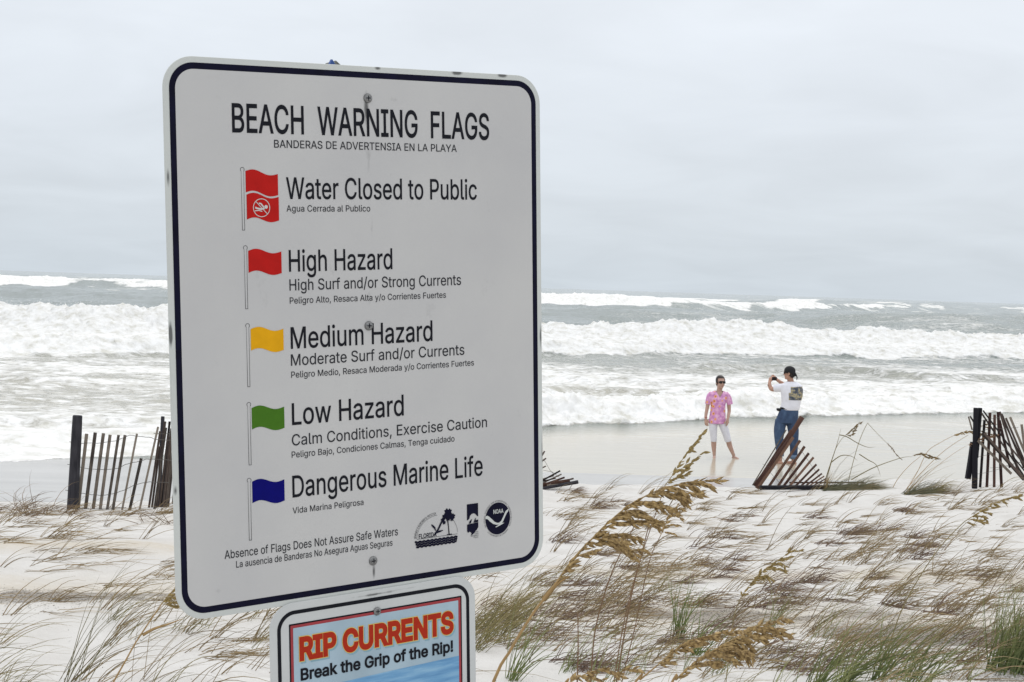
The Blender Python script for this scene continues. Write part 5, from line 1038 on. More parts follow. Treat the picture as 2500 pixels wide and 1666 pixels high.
je = [loft([(.035, .02, 1.075, .165, .125), (.020, .02, .98, .185, .14), (-.005, .02, .86, .205, .145), (-.02, .02, .79, .205, .14)], 28),
      limb([(-.115, .02, .84), (-.140, .01, .66), (-.145, .0, .50), (-.125, .02, .34), (-.108, .03, .20)], [.112, .106, .086, .074, .066]),
      limb([(.085, .02, .84), (.120, .01, .66), (.135, .0, .50), (.145, .02, .32), (.150, .03, .155)], [.112, .104, .086, .076, .068])]
jo = pl('jeans', solid('jeans', je, .009, 2), DENIM, mn)
CUFF = plain('denim_cuff', (.13, .19, .28), .85, .2, 30)
for x_, z_ in ((-.108, .20), (.150, .155)):
    V, Fc = loft([(x_, .03, z_ + .04, .074, .076), (x_, .03, z_ - .035, .074, .076)]); q = link('cuff', mesh('cuff', V, Fc, True), CUFF); q.parent = jo
V, Fc = loft([(.036, .02, 1.085, .174, .134), (.034, .02, 1.050, .178, .138)], 28); pl('belt', mesh('belt', V, Fc, True), BLK, mn)
V, Fc = merge([ell((-.165, .0, 1.035), .045, .035, .030), ell((-.195, -.01, 1.045), .022, .025, .020)]); pl('belt_pouch', mesh('belt_pouch', V, Fc, True), BLK, mn)
V, Fc = tube([(-.324 + .037 * math.cos(a), .205 + .037 * math.sin(a), 1.475 + .01 * math.sin(a)) for a in np.linspace(0, 6.0, 14)], .005, 6); pl('wristwatch', mesh('wristwatch', V, Fc), BLK, mn)
# camera in his hands
cmr = thing('camera', 'small dark compact camera held up by the man in the cap', 'camera', tuple(org + np.array([-.240, .20, 1.600])))
cmr.rotation_euler = (0, 0, .55)
V, Fc = box_between((-.048, 0, 0), (.048, 0, 0), .062, .026, 0); pl('camera_body', mesh('camera_body', V, Fc), BLK, cmr)
V, Fc = tube([(0.01, .012, 0), (.01, .030, 0), (.01, .034, 0)], [.022, .020, .014], 14); pl('lens', mesh('lens', V, Fc, True), SHADE, cmr)
V, Fc = box_between((-.02, -.0145, 0), (.022, -.0145, 0), .044, .002, 0); pl('screen', mesh('screen', V, Fc), SHADE, cmr)

# ---------------------------------------------------------------- wind-blown grass and sea oats
def onground(px, py):
    """where the sight lines through photograph pixels meet the dune"""
    px = np.asarray(px, float); py = np.asarray(py, float)
    d = CF[None] + CR[None] * ((px - 1250) / FPX)[:, None] - CU[None] * ((py - 833) / FPX)[:, None]
    d = d / d[:, 1:2]; Y = np.full(len(px), 10.0)
    for _ in range(40):
        Yn = (gz(d[:, 0] * Y, Y) - HC) / d[:, 2]; Y = .6 * Y + .4 * np.clip(Yn, 1.5, 40)
    return np.stack([d[:, 0] * Y, Y, gz(d[:, 0] * Y, Y)], 1)
def blades(base, az, el, L, bend, grav, w0, S=6, rg=None):
    """ribbons: start direction (az from +X towards +Y, el), bent by the wind (+X) and by weight"""
    n = len(base); d = np.stack([np.cos(el) * np.cos(az), np.cos(el) * np.sin(az), np.sin(el)], 1); p = base.copy(); wv = rg.normal(0, 1, (n, 3)) * .04
    P = [p]; D = [d]
    for i in range(S):
        d = d + np.stack([bend, 0 * bend, -grav], 1) * ((i + .5) / S) + wv; d = d / np.linalg.norm(d, axis=1, keepdims=True)
        p = p + d * (L / S)[:, None]; g = gz(p[:, 0], p[:, 1]) + .006; low = p[:, 2] < g
        p[:, 2] = np.where(low, g, p[:, 2]); d = np.where(low[:, None], d * [1, 1, 0] + [0, 0, .02], d); P.append(p.copy()); D.append(d)
    P = np.stack(P, 1); D = np.stack(D, 1)
    side = np.cross(D, np.array([0, 1.0, -.12]) + rg.normal(0, .35, (n, 1, 3))); side /= np.linalg.norm(side, axis=2, keepdims=True) + 1e-9
    tw = (1 - np.linspace(0, 1, S + 1) ** 1.6 * .88)[None, :, None] * w0[:, None, None] / 2
    V = np.stack([P - side * tw, P + side * tw], 2).reshape(n, (S + 1) * 2, 3)
    b0 = np.arange(n)[:, None, None] * (S + 1) * 2; q = np.stack([np.array([2 * i, 2 * i + 1, 2 * i + 3, 2 * i + 2]) for i in range(S)])[None]
    return V.reshape(-1, 3), (b0 + q).reshape(-1, 4), np.repeat(np.arange(n), (S + 1) * 2), np.tile(np.repeat(np.linspace(0, 1, S + 1), 2), n)
def grass_mesh(name, tufts, seed):
    """tufts: list of dicts; returns one mesh with a colour attribute"""
    rg = np.random.default_rng(seed); A = {k: [] for k in ('base', 'az', 'el', 'L', 'bend', 'grav', 'w', 'c0', 'c1')}
    for t_ in tufts:
        n = t_['n']; c = np.array(t_['p'], float); r = t_['r']
        b = c + np.stack([rg.normal(0, r, n), rg.normal(0, r * .8, n), np.zeros(n)], 1); b[:, 2] = gz(b[:, 0], b[:, 1]) - .01
        A['base'].append(b); A['az'].append(rg.normal(t_.get('az', 0), t_.get('azs', .5), n)); A['el'].append(np.clip(rg.normal(t_['el'], t_.get('els', .25), n), .08, 1.5))
        A['L'].append(t_['L'] * rg.uniform(.5, 1.15, n)); A['bend'].append(t_['bend'] * rg.uniform(.5, 1.4, n)); A['grav'].append(t_['grav'] * rg.uniform(.5, 1.4, n)); A['w'].append(t_['w'] * rg.uniform(.7, 1.3, n))
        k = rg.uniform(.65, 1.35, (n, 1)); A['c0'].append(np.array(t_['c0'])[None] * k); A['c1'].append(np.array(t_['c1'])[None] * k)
    A = {k: np.concatenate(v) for k, v in A.items()}
    V, q, bi, s = blades(A['base'], A['az'], A['el'], A['L'], A['bend'], A['grav'], A['w'], 6, rg)
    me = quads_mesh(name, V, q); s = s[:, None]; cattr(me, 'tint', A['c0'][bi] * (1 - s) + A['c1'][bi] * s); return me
m, t, b = mat('grass_blade'); t.links.new(attr(t, 'tint', 'Color'), b.inputs['Base Color']); b.inputs['Roughness'].default_value = .6; b.inputs['Specular IOR Level'].default_value = .3
GRASS = m
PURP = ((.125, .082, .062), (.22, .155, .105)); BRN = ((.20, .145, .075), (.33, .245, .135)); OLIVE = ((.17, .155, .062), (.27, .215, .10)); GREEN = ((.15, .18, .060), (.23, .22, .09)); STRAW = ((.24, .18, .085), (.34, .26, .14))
rg = np.random.default_rng(21)
tufts = []
def scatter(n, x0, x1, y0, y1, kinds, dmin=0, seed=0):
    r_ = np.random.default_rng(100 + seed); px = r_.uniform(x0, x1, n); py = y0 + (y1 - y0) * r_.uniform(0, 1, n)
    P = onground(px, py); ok = (P[:, 1] > 1.8) & (P[:, 1] / K < edge_y(P[:, 0] / K) + .6)
    for p, o_ in zip(P, ok):
        if not o_: continue
        if fbm(p[0] * .9, p[1] * .7, 2, 4) < dmin: continue
        k = kinds[r_.choice(len(kinds), p=np.array([q[0] for q in kinds]) / sum(q[0] for q in kinds))][1]
        t_ = dict(k(r_)); t_['p'] = p; tufts.append(t_)
def cushion(r): L = r.uniform(.18, .38); return dict(n=int(r.integers(16, 44)), r=.035 + .05 * r.random(), az=0.0, azs=.55, el=.55, els=.3, L=L, bend=.45, grav=.42, w=.0050, c0=PURP[0], c1=PURP[1])
def cushb(r): L = r.uniform(.20, .45); return dict(n=int(r.integers(8, 22)), r=.04 + .05 * r.random(), az=0.1, azs=.5, el=.6, els=.25, L=L, bend=.42, grav=.36, w=.0048, c0=BRN[0], c1=BRN[1])
def wisp(r): return dict(n=int(r.integers(3, 9)), r=.02, az=.0, azs=.35, el=.85, els=.15, L=r.uniform(.35, .65), bend=.30, grav=.22, w=.0046, c0=BRN[0], c1=STRAW[0])
def flatl(r): return dict(n=int(r.integers(5, 16)), r=.05, az=.1, azs=.5, el=.25, els=.12, L=r.uniform(.25, .55), bend=.3, grav=.18, w=.0042, c0=BRN[0], c1=BRN[1])
def olive(r): return dict(n=int(r.integers(6, 18)), r=.04, az=0, azs=.5, el=.85, els=.25, L=r.uniform(.25, .5), bend=.32, grav=.25, w=.0034, c0=OLIVE[0], c1=OLIVE[1])
def green(r): return dict(n=int(r.integers(6, 16)), r=.03, az=.2, azs=.8, el=1.15, els=.25, L=r.uniform(.22, .42), bend=.16, grav=.14, w=.0036, c0=GREEN[0], c1=GREEN[1])
# right of the sign
scatter(70, 1330, 2600, 1195, 1300, [(3, cushion), (3, cushb), (3, wisp), (4, flatl)], .36, 1)
scatter(76, 1300, 2650, 1300, 1400, [(5, cushion), (4, cushb), (4, wisp), (2, flatl)], .30, 2)
scatter(70, 1180, 2700, 1400, 1510, [(5, cushion), (5, cushb), (4, wisp), (3, olive)], .26, 3)
scatter(48, 1150, 2750, 1500, 1620, [(2, cushion), (4, cushb), (5, wisp), (3, olive), (2, green)], .28, 4)
scatter(44, 1100, 2800, 1610, 1760, [(1, cushb), (2, wisp), (4, olive), (4, green)], .2, 5)
# extra density at the far right
scatter(34, 2050, 2750, 1330, 1640, [(4, cushion), (3, cushb), (2, wisp), (2, olive)], .3, 6)
# thin flat wisps between the tufts
scatter(90, 1330, 2650, 1195, 1330, [(2, flatl), (2, wisp)], .2, 12)
scatter(60, 1300, 2650, 1330, 1480, [(2, flatl), (3, wisp)], .2, 13)
scatter(60, 1300, 2700, 1450, 1640, [(3, wisp), (3, cushb), (2, cushion)], .2, 14)
# left of the sign and behind it
scatter(46, -150, 460, 1235, 1330, [(2, cushb), (3, wisp), (6, flatl)], .3, 7)
scatter(28, -150, 470, 1330, 1480, [(1, cushb), (4, wisp), (5, flatl)], .33, 8)
scatter(18, -150, 640, 1480, 1600, [(2, wisp), (3, flatl), (3, olive)], .38, 9)
scatter(15, -200, 640, 1600, 1760, [(3, wisp), (4, olive)], .38, 10)
scatter(90, 460, 1330, 1235, 1700, [(3, cushb), (3, wisp), (4, flatl)], .34, 11)
# the dense line of dead blades along the dune edge, at the left fence and below it
for x0, x1, y0, y1, n in ((-60, 110, 1238, 1262, 12), (60, 175, 1245, 1258, 10), (180, 430, 1240, 1290, 8)):
    for p in onground(rg.uniform(x0, x1, n), rg.uniform(y0, y1, n)):
        t_ = cushb(rg); t_.update(p=p, c0=(.14, .09, .05), c1=(.20, .14, .08), L=rg.uniform(.25, .5), az=rg.choice([0, .3, 2.9]), n=7); tufts.append(t_)
for t_ in tufts:   # blades look no thinner than the real ones far off
    t_['w'] = t_['w'] * (.74 + .035 * max(0, t_['p'][1] - 5))
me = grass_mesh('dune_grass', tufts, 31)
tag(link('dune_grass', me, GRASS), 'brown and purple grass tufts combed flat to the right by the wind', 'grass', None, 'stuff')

# small twigs and seeds of the drift line
rt = np.random.default_rng(8); n = 150000; px_ = rt.uniform(-100, 2650, n); py_ = rt.uniform(1380, 1700, n); P = onground(px_, py_)
dv = debris0(P[:, 0] / K, P[:, 1] / K); keep = rt.random(n) < dv * .7 + .0025; P = P[keep]; n = len(P)
a_ = rt.uniform(0, math.pi, n); Lh = rt.uniform(.002, .009, n); wd = rt.uniform(.0008, .0018, n)
dx_, dy_ = np.cos(a_) * Lh, np.sin(a_) * Lh; ux, uy = -np.sin(a_) * wd, np.cos(a_) * wd
T = np.stack([P + np.stack([-dx_ + ux, -dy_ + uy, 0 * ux + .001], 1), P + np.stack([dx_, dy_, 0 * ux + .002], 1), P + np.stack([-dx_ - ux, -dy_ - uy, 0 * ux + .001], 1), P + np.stack([0 * ux, 0 * ux, wd * 1.5 + .001], 1)], 1)
Q = (np.arange(n)[:, None, None] * 4 + np.array([[0, 2, 1], [0, 1, 3], [1, 2, 3], [2, 0, 3]])[None]).reshape(-1, 3)
me = quads_mesh('drift_debris', T.reshape(-1, 3), Q, False)
tag(link('drift_debris', me, plain('debris', (.12, .098, .075), .9, .4, 90)), 'dark crumbs of dead grass and seed drifted into the dune hollows', 'debris', None, 'stuff')

# named clumps
def clump(name, label, cat, specs, seed, group=None):
    me = grass_mesh(name, specs, seed); o = link(name, me, GRASS); return tag(o, label, cat, group)
def gp(px, py): return onground([px], [py])[0]
def S_(p, n, r, el, L, bend, grav, w, c, az=0, azs=.5, els=.25): return dict(p=p, n=n, r=r, el=el, els=els, L=L, bend=bend, grav=grav, w=w, c0=c[0], c1=c[1], az=az, azs=azs)
GREYG = ((.10, .105, .060), (.18, .165, .10))
a = gp(2012, 1196); 
clump('grass_clump', 'low grey green grass clump growing over the end of the collapsed fence', 'grass clump',
      [S_(a + [i * .11, -.05 + .03 * (i % 2), 0], 100, .035, .35, .42, .35, .20, .0050, GREYG) for i in range(6)] + [S_(a + [.02, 0, 0], 26, .02, 1.3, .3, .05, .05, .006, STRAW, els=.1)] + [S_(a + [.05, 0, 0], 10, .03, .8, .95, .28, .20, .0040, OLIVE, azs=.3)] + [S_(a + [.5, 0, 0], 40, .05, .3, .45, .3, .2, .0045, BRN)], 41)
a = gp(2208, 1207)
clump('grass_clump', 'green grass clump with long leaning stems between the collapsed fence and the tangled fence', 'grass clump',
      [S_(a + [i * .09, .02 * (i % 2), 0], 60, .03, .5, .45, .35, .22, .0050, GREYG if i < 3 else OLIVE) for i in range(5)] + [S_(a, 12, .04, .85, 1.0, .22, .14, .0045, STRAW, azs=.25)] + [S_(a + [.45, 0, 0], 30, .06, .5, .4, .4, .3, .0045, PURP)], 42)
a = gp(2478, 1640)
clump('grass_clump', 'tall dense green grass clump in the bottom right corner', 'grass clump',
      [S_(a + [dx, dy, 0], 48, .035, 1.22, .42, .10, .08, .0048, ((.10, .135, .045), (.19, .20, .08)), azs=.9, els=.18) for dx, dy in ((0, 0), (.06, .03), (-.06, .02), (.12, -.05), (.02, -.09), (-.11, -.06), (.17, .02))], 43)
a = gp(1652, 1560); b_ = gp(1690, 1600)
clump('grass_clump', 'bright green upright grass tuft behind the lower sea oat plumes', 'grass clump', [S_(a, 26, .022, 1.30, .36, .06, .05, .0052, ((.11, .15, .04), (.17, .20, .07)), azs=.9, els=.14)], 44)
clump('grass_clump', 'short green grass tuft showing between the two lower sea oat plumes', 'grass clump', [S_(b_, 22, .02, 1.05, .30, .16, .1, .0055, ((.10, .14, .04), (.15, .18, .06)))], 49)
a = gp(1250, 1660)
clump('grass_clump', 'thin green grass tuft at the bottom beside the rip currents sign', 'grass clump', [S_(a, 26, .02, 1.15, .42, .12, .1, .0042, ((.11, .14, .04), (.16, .17, .07)), azs=.6, els=.2)], 45)
a = gp(2060, 1668)
clump('grass_clump', 'broad leaved green grass fan at the bottom right', 'grass clump', [S_(a + [dx, 0, 0], 30, .03, .95, .42, .22, .2, .0055, ((.09, .12, .035), (.15, .16, .06)), azs=.8) for dx in (-.12, 0, .14, .3)], 46)
a = gp(175, 1668)
clump('grass_clump', 'arching straw coloured grass clump at the bottom left', 'grass clump', [S_(a, 18, .03, 1.1, .62, .22, .12, .0028, ((.11, .10, .045), (.16, .14, .07)), azs=.5, els=.2), S_(a + [.25, .05, 0], 12, .03, .95, .6, .2, .12, .0026, BRN, azs=.5)], 47)
a = gp(1180, 1545)
clump('grass_clump', 'olive grass clump beside the right edge of the rip currents sign', 'grass clump', [S_(a + [dx, dy, 0], 30, .04, .95, .5, .28, .2, .0036, OLIVE, azs=.5) for dx, dy in ((0, 0), (.15, .1), (-.1, -.1), (.05, -.25), (-.05, -.45))], 48)

# sea oats: a stalk, drooping side spikes, flat seeds
STALK = plain('oat_stalk', (.33, .21, .085), .6, .15, 40); STALKG = plain('oat_stalk_olive', (.20, .16, .065), .6, .2, 40); STALKR = plain('oat_stalk_brown', (.155, .090, .045), .65, .2, 40)
def oatmat(name, a_, b_):
    m, t, b = mat(name); o = coord(t); n_ = nnoise(t, o, 140, 2, .5)
    t.links.new(ramp(t, n_, [(.3, a_), (.7, b_)]), b.inputs['Base Color']); b.inputs['Roughness'].default_value = .6; b.inputs['Specular IOR Level'].default_value = .3; return m
OAT = oatmat('oat_seed', (.115, .068, .024), (.44, .305, .13)); OATG = oatmat('oat_seed_gold', (.14, .095, .030), (.33, .24, .090)); OATD = oatmat('oat_seed_dull', (.12, .085, .040), (.24, .17, .08))
def spikelet(p, d, L, w_, rg_):
    """flat pointed seed: eight faces"""
    d = d / np.linalg.norm(d); s = np.cross(d, rg_.normal(0, 1, 3) + np.array([0, 2.2, 0])); s /= np.linalg.norm(s) + 1e-9; n = np.cross(d, s) * w_ * .28
    m1 = p + d * L * .30; m2 = p + d * L * .62
    V = [p, m1 + s * w_ * .5, m1 - s * w_ * .5, m2 + s * w_ * .42, m2 - s * w_ * .42, p + d * L, m1 + n, m2 + n * .8, m1 - n, m2 - n * .8]
    F_ = [(0, 1, 6), (0, 6, 2), (1, 3, 7, 6), (6, 7, 4, 2), (3, 5, 7), (7, 5, 4), (0, 8, 1), (0, 2, 8), (1, 8, 9, 3), (8, 2, 4, 9), (3, 9, 5), (9, 4, 5)]
    return V, F_
def crv(pts, n):
    P = [np.array(p, float) for p in pts]; out = []; m_ = len(P) - 1
    for k in range(n + 1):
        s = k / n * m_; i = min(int(s), m_ - 1); s -= i; a = P[max(i - 1, 0)]; d = P[min(i + 2, m_)]
        out.append(.5 * ((2 * P[i]) + (-a + P[i + 1]) * s + (2 * a - 5 * P[i] + 4 * P[i + 1] - d) * s * s + (-a + 3 * P[i] - 3 * P[i + 1] + d) * s ** 3))
    return out
def sea_oat(label, stem, axis, Y, spikes, sl=.026, rs=.0028, mt=None, sm=None, seed=1, axis_seeds=True, toground=True, dens=1.0, leaves=(), droop=.25, sw=.36, bare=False, full=1):
    """stem/axis: photograph pixel polylines at distance Y; spikes: side spikes as pixel polylines from the axis"""
    rg_ = np.random.default_rng(seed); mt = mt or OAT; sm = sm or STALK
    def pt(p, dy=0): return at(p[0], p[1], Y + dy)
    S = [pt(p) for p in stem]; A = [pt(p) for p in axis]
    if toground:
        a0, a1 = S[1], S[0]; d = (a1 - a0) / np.linalg.norm(a1 - a0); p = a1.copy()
        gl = gz(p[0], p[1])
        if p[2] > gl:
            k = (p[2] - gl) / max(.35, -d[2]); q = p + d * k * np.array([.75, 1, 1]); q[2] = gz(q[0], q[1]) - .03; S = [q] + S
    base = S[0]; o_ = thing('sea_oats', label, 'sea oats', tuple(base))
    sc_ = crv(S, 18); n_ = len(sc_); V, Fc = tube(sc_, [rs * (1 - .45 * i / (n_ - 1)) for i in range(n_)], 6)
    link('stalk', mesh('stalk', V, Fc, True), sm, o_)
    for j, lf in enumerate(leaves):
        c_ = crv([pt(p, .02 * j) for p in lf], 12); V = []; Fc = []
        for i, p in enumerate(c_):
            t_ = c_[min(i + 1, 12)] - c_[max(i - 1, 0)]; s_ = np.cross(t_, [0, 1, -.3]); s_ /= np.linalg.norm(s_); w_ = rs * 1.5 * (1 - (i / 12) ** 2 * .9)
            V += [p - s_ * w_, p + s_ * w_ , p + [0, -.0008, .001]]
        for i in range(12): Fc += [(3 * i, 3 * i + 2, 3 * i + 5, 3 * i + 3), (3 * i + 2, 3 * i + 1, 3 * i + 4, 3 * i + 5), (3 * i, 3 * i + 3, 3 * i + 4, 3 * i + 1)]
        link('leaf', mesh('leaf', V, Fc, True), sm, o_)
    if bare: return o_
    ax = crv(A, 30); V, Fc = tube(ax, [rs * .6 * (1 - .6 * i / 30) for i in range(31)], 5); parts = [(V, Fc)]
    def seeds(curve, L_, step, spread, parts_):
        acc = 0
        for a, c_ in zip(curve[:-1], curve[1:]):
            seg = c_ - a; l = np.linalg.norm(seg); acc += l
            while acc > step:
                acc -= step; t_ = seg / (l + 1e-9); p = a + seg * rg_.random()
                dd = t_ * rg_.uniform(.7, 1.2) + rg_.normal(0, spread, 3) + np.array([.25, 0, -droop])
                ll = L_ * rg_.uniform(.7, 1.15); parts_.append(spikelet(p, dd, ll, ll * sw * rg_.uniform(.8, 1.2), rg_))
    if axis_seeds: seeds(ax, sl, sl * .26 / dens, .35, parts)
    V, Fc = merge(parts); link('seed_plume', mesh('seed_plume', V, Fc), mt, o_)
    spikes = list(spikes) + [[sk[0]] + [(x_ + rg_.uniform(-14, 14) * (i + 1) / len(sk), y_ + rg_.uniform(-5, 18) * (i + 1) / len(sk)) for i, (x_, y_) in enumerate(sk[1:])] for _q in range(full - 1) for sk in spikes]
    for j, sk in enumerate(spikes):
        dy = rg_.uniform(-.03, .03); c_ = crv([pt(sk[0])] + [pt(p, dy * (i + 1) / len(sk)) for i, p in enumerate(sk[1:])], 12)
        V, Fc = tube(c_, rs * .3, 4); ps = [(V, Fc)]; seeds(c_, sl, sl * .22 / dens, .28, ps); V, Fc = merge(ps); link('seed_spike', mesh('seed_spike', V, Fc), mt, o_)
    return o_
z5 = lambda L: [(1300 + x / 2.286, 980 + y / 2.286) for x, y in L]
z6 = lambda L: [(1900 + x / 3.922, 960 + y / 3.922) for x, y in L]
z7 = lambda L: [(1700 + x / 2.941, 1200 + y / 2.941) for x, y in L]
z2p = lambda L: [(x / 3.361, 1200 + y / 3.361) for x, y in L]
sea_oat('largest sea oats plume leaning right just beside the warning sign', [(1195, 1690), (1245, 1590), (1300, 1500)] + z5([(60, 1110), (150, 990)]), z5([(150, 990), (215, 895), (290, 810), (345, 755), (420, 680), (540, 580), (630, 530), (720, 490), (860, 455), (960, 445), (1055, 450)]), 3.6, [
    z5(q) for q in ([(300, 800), (370, 790), (430, 780), (520, 815), (575, 855)], [(340, 760), (420, 745), (500, 745), (590, 765)], [(420, 685), (480, 650), (560, 632), (640, 645), (712, 678)], [(410, 700), (470, 680), (540, 672), (620, 668), (690, 672)],
                    [(530, 585), (600, 570), (690, 575), (780, 605)], [(560, 570), (640, 560), (720, 575), (775, 600)], [(640, 525), (720, 510), (800, 525), (870, 550)], [(720, 492), (790, 485), (850, 500), (935, 525)], [(700, 505), (760, 520), (830, 550)], [(240, 870), (300, 850), (330, 835)],
                    [(170, 970), (200, 930), (230, 900)], [(480, 630), (540, 610), (600, 620)], [(800, 465), (880, 470), (930, 500)], [(860, 450), (930, 455), (985, 470)], [(380, 785), (460, 800), (540, 845)], [(560, 830), (600, 828), (625, 832)], [(350, 770), (430, 765), (520, 780)])], sl=.026, rs=.0042, seed=3, dens=.95, sw=.29, full=2,
        leaves=[z5([(60, 1110), (100, 1060), (150, 1010), (210, 975)])])
sea_oat('thin upright sea oats plume rising behind the largest plume towards the woman', z5([(455, 1560), (520, 1190), (600, 890), (690, 620), (740, 470)]), z5([(740, 470), (790, 400), (840, 320), (890, 250), (920, 215), (950, 180)]), 5.2, [
    z5(q) for q in ([(750, 455), (810, 420), (860, 370), (910, 320), (950, 285)], [(770, 440), (830, 420), (870, 395)], [(800, 400), (840, 370), (860, 345)], [(850, 300), (870, 280), (890, 275)])], sl=.026, rs=.0022, mt=OATG, sm=STALKR, seed=4, dens=.62)
sea_oat('short hanging sea oats plume in the middle, below the tip of the largest plume', z5([(500, 1560), (575, 1250), (650, 900), (715, 750)]), z5([(715, 750), (740, 690), (770, 620), (800, 590), (830, 560)]), 5.6, [
    z5(q) for q in ([(740, 690), (780, 690), (820, 690)], [(760, 640), (810, 640), (830, 655)], [(725, 730), (760, 730), (790, 740)], [(770, 620), (810, 600), (835, 605)])], sl=.024, rs=.0024, mt=OAT, sm=STALKR, seed=5, dens=.8)
sea_oat('golden sea oats plume bending right in the middle of the dune grass', z5([(1080, 1565), (1100, 1380), (1125, 1200), (1160, 1100)]), z5([(1160, 1100), (1200, 1040), (1260, 970), (1320, 925), (1380, 885), (1430, 845), (1495, 830)]), 6.2, [
    z5(q) for q in ([(1240, 985), (1290, 975), (1340, 1000)], [(1290, 940), (1340, 930), (1400, 945)], [(1330, 915), (1370, 905), (1410, 920)], [(1200, 1040), (1240, 1000), (1290, 985)], [(1360, 890), (1400, 880), (1430, 870)])], sl=.027, rs=.0022, mt=OATG, sm=STALKG, seed=6, dens=.9)
sea_oat('broad sea oats plume at the bottom, nearest the camera, dropping seeds to the right', z5([(740, 1640), (800, 1555)]), z5([(800, 1555), (870, 1490), (950, 1430), (1030, 1380), (1100, 1340), (1180, 1300), (1250, 1262), (1330, 1235), (1415, 1210)]), 3.5, [
    z5(q) for q in ([(950, 1430), (1030, 1415), (1100, 1435)], [(1020, 1385), (1100, 1375), (1190, 1400)], [(1080, 1350), (1150, 1350), (1225, 1425)], [(1120, 1330), (1200, 1345), (1230, 1400)], [(1180, 1300), (1270, 1305), (1330, 1300)], [(1250, 1262), (1330, 1265), (1420, 1300)],
                    [(880, 1480), (960, 1465), (1020, 1460)], [(1000, 1400), (1080, 1400), (1160, 1430)], [(1240, 1270), (1310, 1280), (1370, 1295)], [(1150, 1315), (1220, 1320), (1290, 1330)])], sl=.027, rs=.0040, seed=7, dens=.95, sw=.30, full=2)
sea_oat('second bottom sea oats plume arching over behind the broad one', z5([(540, 1610), (600, 1555), (690, 1480)]), z5([(690, 1480), (760, 1420), (820, 1370), (900, 1330), (1000, 1305), (1080, 1290), (1160, 1280), (1240, 1270)]), 3.7, [
    z5(q) for q in ([(700, 1470), (740, 1460), (770, 1460)], [(820, 1370), (880, 1355), (940, 1345)], [(900, 1330), (970, 1320), (1030, 1318)], [(780, 1405), (830, 1385), (870, 1375)])], sl=.027, rs=.0032, mt=OAT, seed=8, dens=1.0)
sea_oat('low sea oats plume cut off by the bottom edge below the dune grass', z5([(130, 1640), (190, 1580)]), z5([(190, 1580), (260, 1540), (330, 1510), (400, 1495), (470, 1515), (530, 1500), (580, 1495)]), 3.7, [
    z5(q) for q in ([(260, 1540), (330, 1540), (400, 1560)], [(400, 1500), (450, 1520), (495, 1540)])], sl=.026, rs=.003, seed=9, dens=.9)
sea_oat('sea oats plume on a long bowed stalk at the right', z7([(1255, 1480), (1350, 1200), (1420, 1000), (1480, 840), (1600, 620), (1750, 400), (1900, 240), (1960, 195)]), z7([(1960, 195), (2030, 150), (2100, 110), (2160, 75), (2230, 50), (2320, 35)]), 7.0, [
    z7(q) for q in ([(1950, 205), (1990, 200), (2070, 225)], [(1930, 225), (1960, 230), (1975, 240)], [(2000, 170), (2060, 180), (2085, 205)], [(2040, 140), (2080, 150), (2110, 165)], [(2100, 110), (2130, 115), (2150, 112)], [(2180, 70), (2210, 75), (2220, 90)], [(2250, 45), (2290, 40), (2310, 50)])], sl=.030, rs=.0032, mt=OATG, sm=STALKG, seed=10, dens=.85)
sea_oat('sea oats plume partly hidden behind the left edge of the warning sign', z2p([(880, 1660), (930, 1566), (1030, 1390), (1120, 1230), (1240, 1050), (1330, 920)]), z2p([(1330, 920), (1370, 870), (1420, 815), (1480, 750), (1540, 700)]), 5.0, [
    z2p(q) for q in ([(1340, 925), (1390, 935), (1450, 940)], [(1360, 890), (1400, 905), (1450, 915)], [(1375, 870), (1420, 870), (1470, 880)], [(1400, 840), (1440, 840), (1490, 850)])], sl=.027, rs=.0034, mt=OATG, sm=STALK, seed=11, dens=.9, leaves=[z2p([(1170, 1180), (1260, 1130), (1380, 1090), (1500, 1045)])])
sea_oat('sea oats with one feathery plume standing in the clump on the collapsed fence', z6([(430, 940), (480, 770), (540, 560), (600, 450), (640, 410)]), z6([(640, 410), (680, 370), (720, 335), (750, 305), (788, 290)]), 22.3, [
    z6(q) for q in ([(650, 400), (690, 405), (720, 380)], [(690, 365), (730, 355), (745, 335)], [(715, 340), (745, 320), (755, 315)])], sl=.052, rs=.0048, mt=OATD, sm=STALKG, seed=12, dens=1.0, toground=False, leaves=[z6([(420, 930), (500, 680), (560, 500), (602, 335)]), z6([(585, 400), (660, 420), (760, 480), (860, 520), (930, 515)])])
sea_oat('sea oats with a snapped stalk whose plume hangs down beside the collapsed fence', z6([(670, 850), (720, 650), (780, 450), (848, 300), (870, 305), (950, 390), (1040, 480)]), z6([(1040, 480), (1090, 530), (1130, 590), (1182, 635)]), 22.3, [], sl=.028, rs=.0048, mt=OATD, sm=STALKG, seed=13, dens=1.3, toground=False, leaves=[z6([(700, 830), (860, 740), (1000, 680), (1200, 615), (1300, 612)]), z6([(775, 585), (860, 640), (940, 690), (980, 800)]), z6([(500, 670), (600, 600), (700, 605), (760, 650)])])
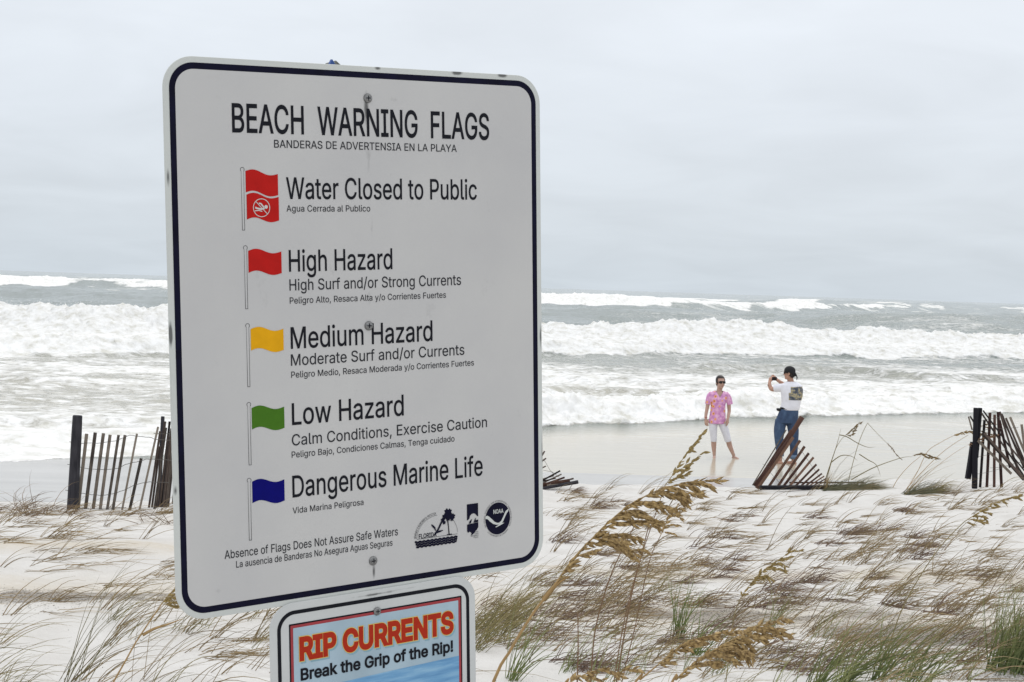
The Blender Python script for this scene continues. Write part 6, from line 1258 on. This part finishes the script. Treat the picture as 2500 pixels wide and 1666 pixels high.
sea_oat('sea oats with a flat drooping plume left of the tangled fence', z6([(1065, 975), (1140, 830), (1250, 700), (1370, 600)]), z6([(1285, 598), (1370, 578), (1450, 600), (1530, 630)]), 21.8, [z6([(1370, 580), (1420, 610), (1470, 620)])], sl=.052, rs=.0048, mt=OATD, sm=STALK, seed=14, dens=1.3, toground=False)
sea_oat('sea oats whose plume arches in front of the doubled post', z6([(1180, 970), (1400, 730), (1600, 545), (1820, 400)]), z6([(1830, 385), (1890, 345), (1960, 310), (2040, 295), (2130, 298)]), 21.6, [z6(q) for q in ([(1890, 350), (1960, 370), (2060, 400), (2100, 410)], [(1960, 315), (2010, 330), (2050, 345)])], sl=.034, rs=.0048, mt=OAT, sm=STALK, seed=15, dens=1.2, toground=False)
sea_oat('sea oats whose plume runs flat left of the doubled post', z6([(1200, 975), (1330, 760), (1430, 560), (1560, 470), (1670, 412)]), z6([(1670, 412), (1750, 380), (1830, 370), (1900, 385), (1990, 405)]), 21.5, [z6([(1830, 370), (1890, 395), (1940, 400)])], sl=.059, rs=.0048, mt=OAT, sm=STALK, seed=16, dens=1.2, toground=False)
sea_oat('sea oats whose lower reddish plume crosses the doubled post', z6([(1290, 930), (1440, 770), (1650, 600), (1800, 505)]), z6([(1810, 500), (1880, 465), (1950, 435), (2020, 420), (2090, 402)]), 21.4, [z6([(1880, 465), (1920, 470), (1950, 462)])], sl=.056, rs=.0032, mt=oatmat('oat_seed_red', (.16, .085, .045), (.30, .18, .10)), sm=STALK, seed=17, dens=1.1, toground=False)
for k, (L_, lab, Y_) in enumerate((([(250, 1560), (255, 1350), (252, 1180)], 'straight brown dead stalk nearest the rip currents sign', 5.0), ([(325, 1560), (350, 1280), (420, 1020), (500, 830), (610, 620)], 'leaning bare stalk rising under the largest plume, second from the rip currents sign', 5.4),
                                   ([(470, 1560), (545, 1120), (600, 890), (650, 690)], 'leaning bare stalk right of the middle of the largest plume', 5.4))):
    sea_oat(lab, z5(L_), z5(L_[-2:]), Y_, [], rs=.0030, sm=STALKR, seed=20 + k, bare=True)
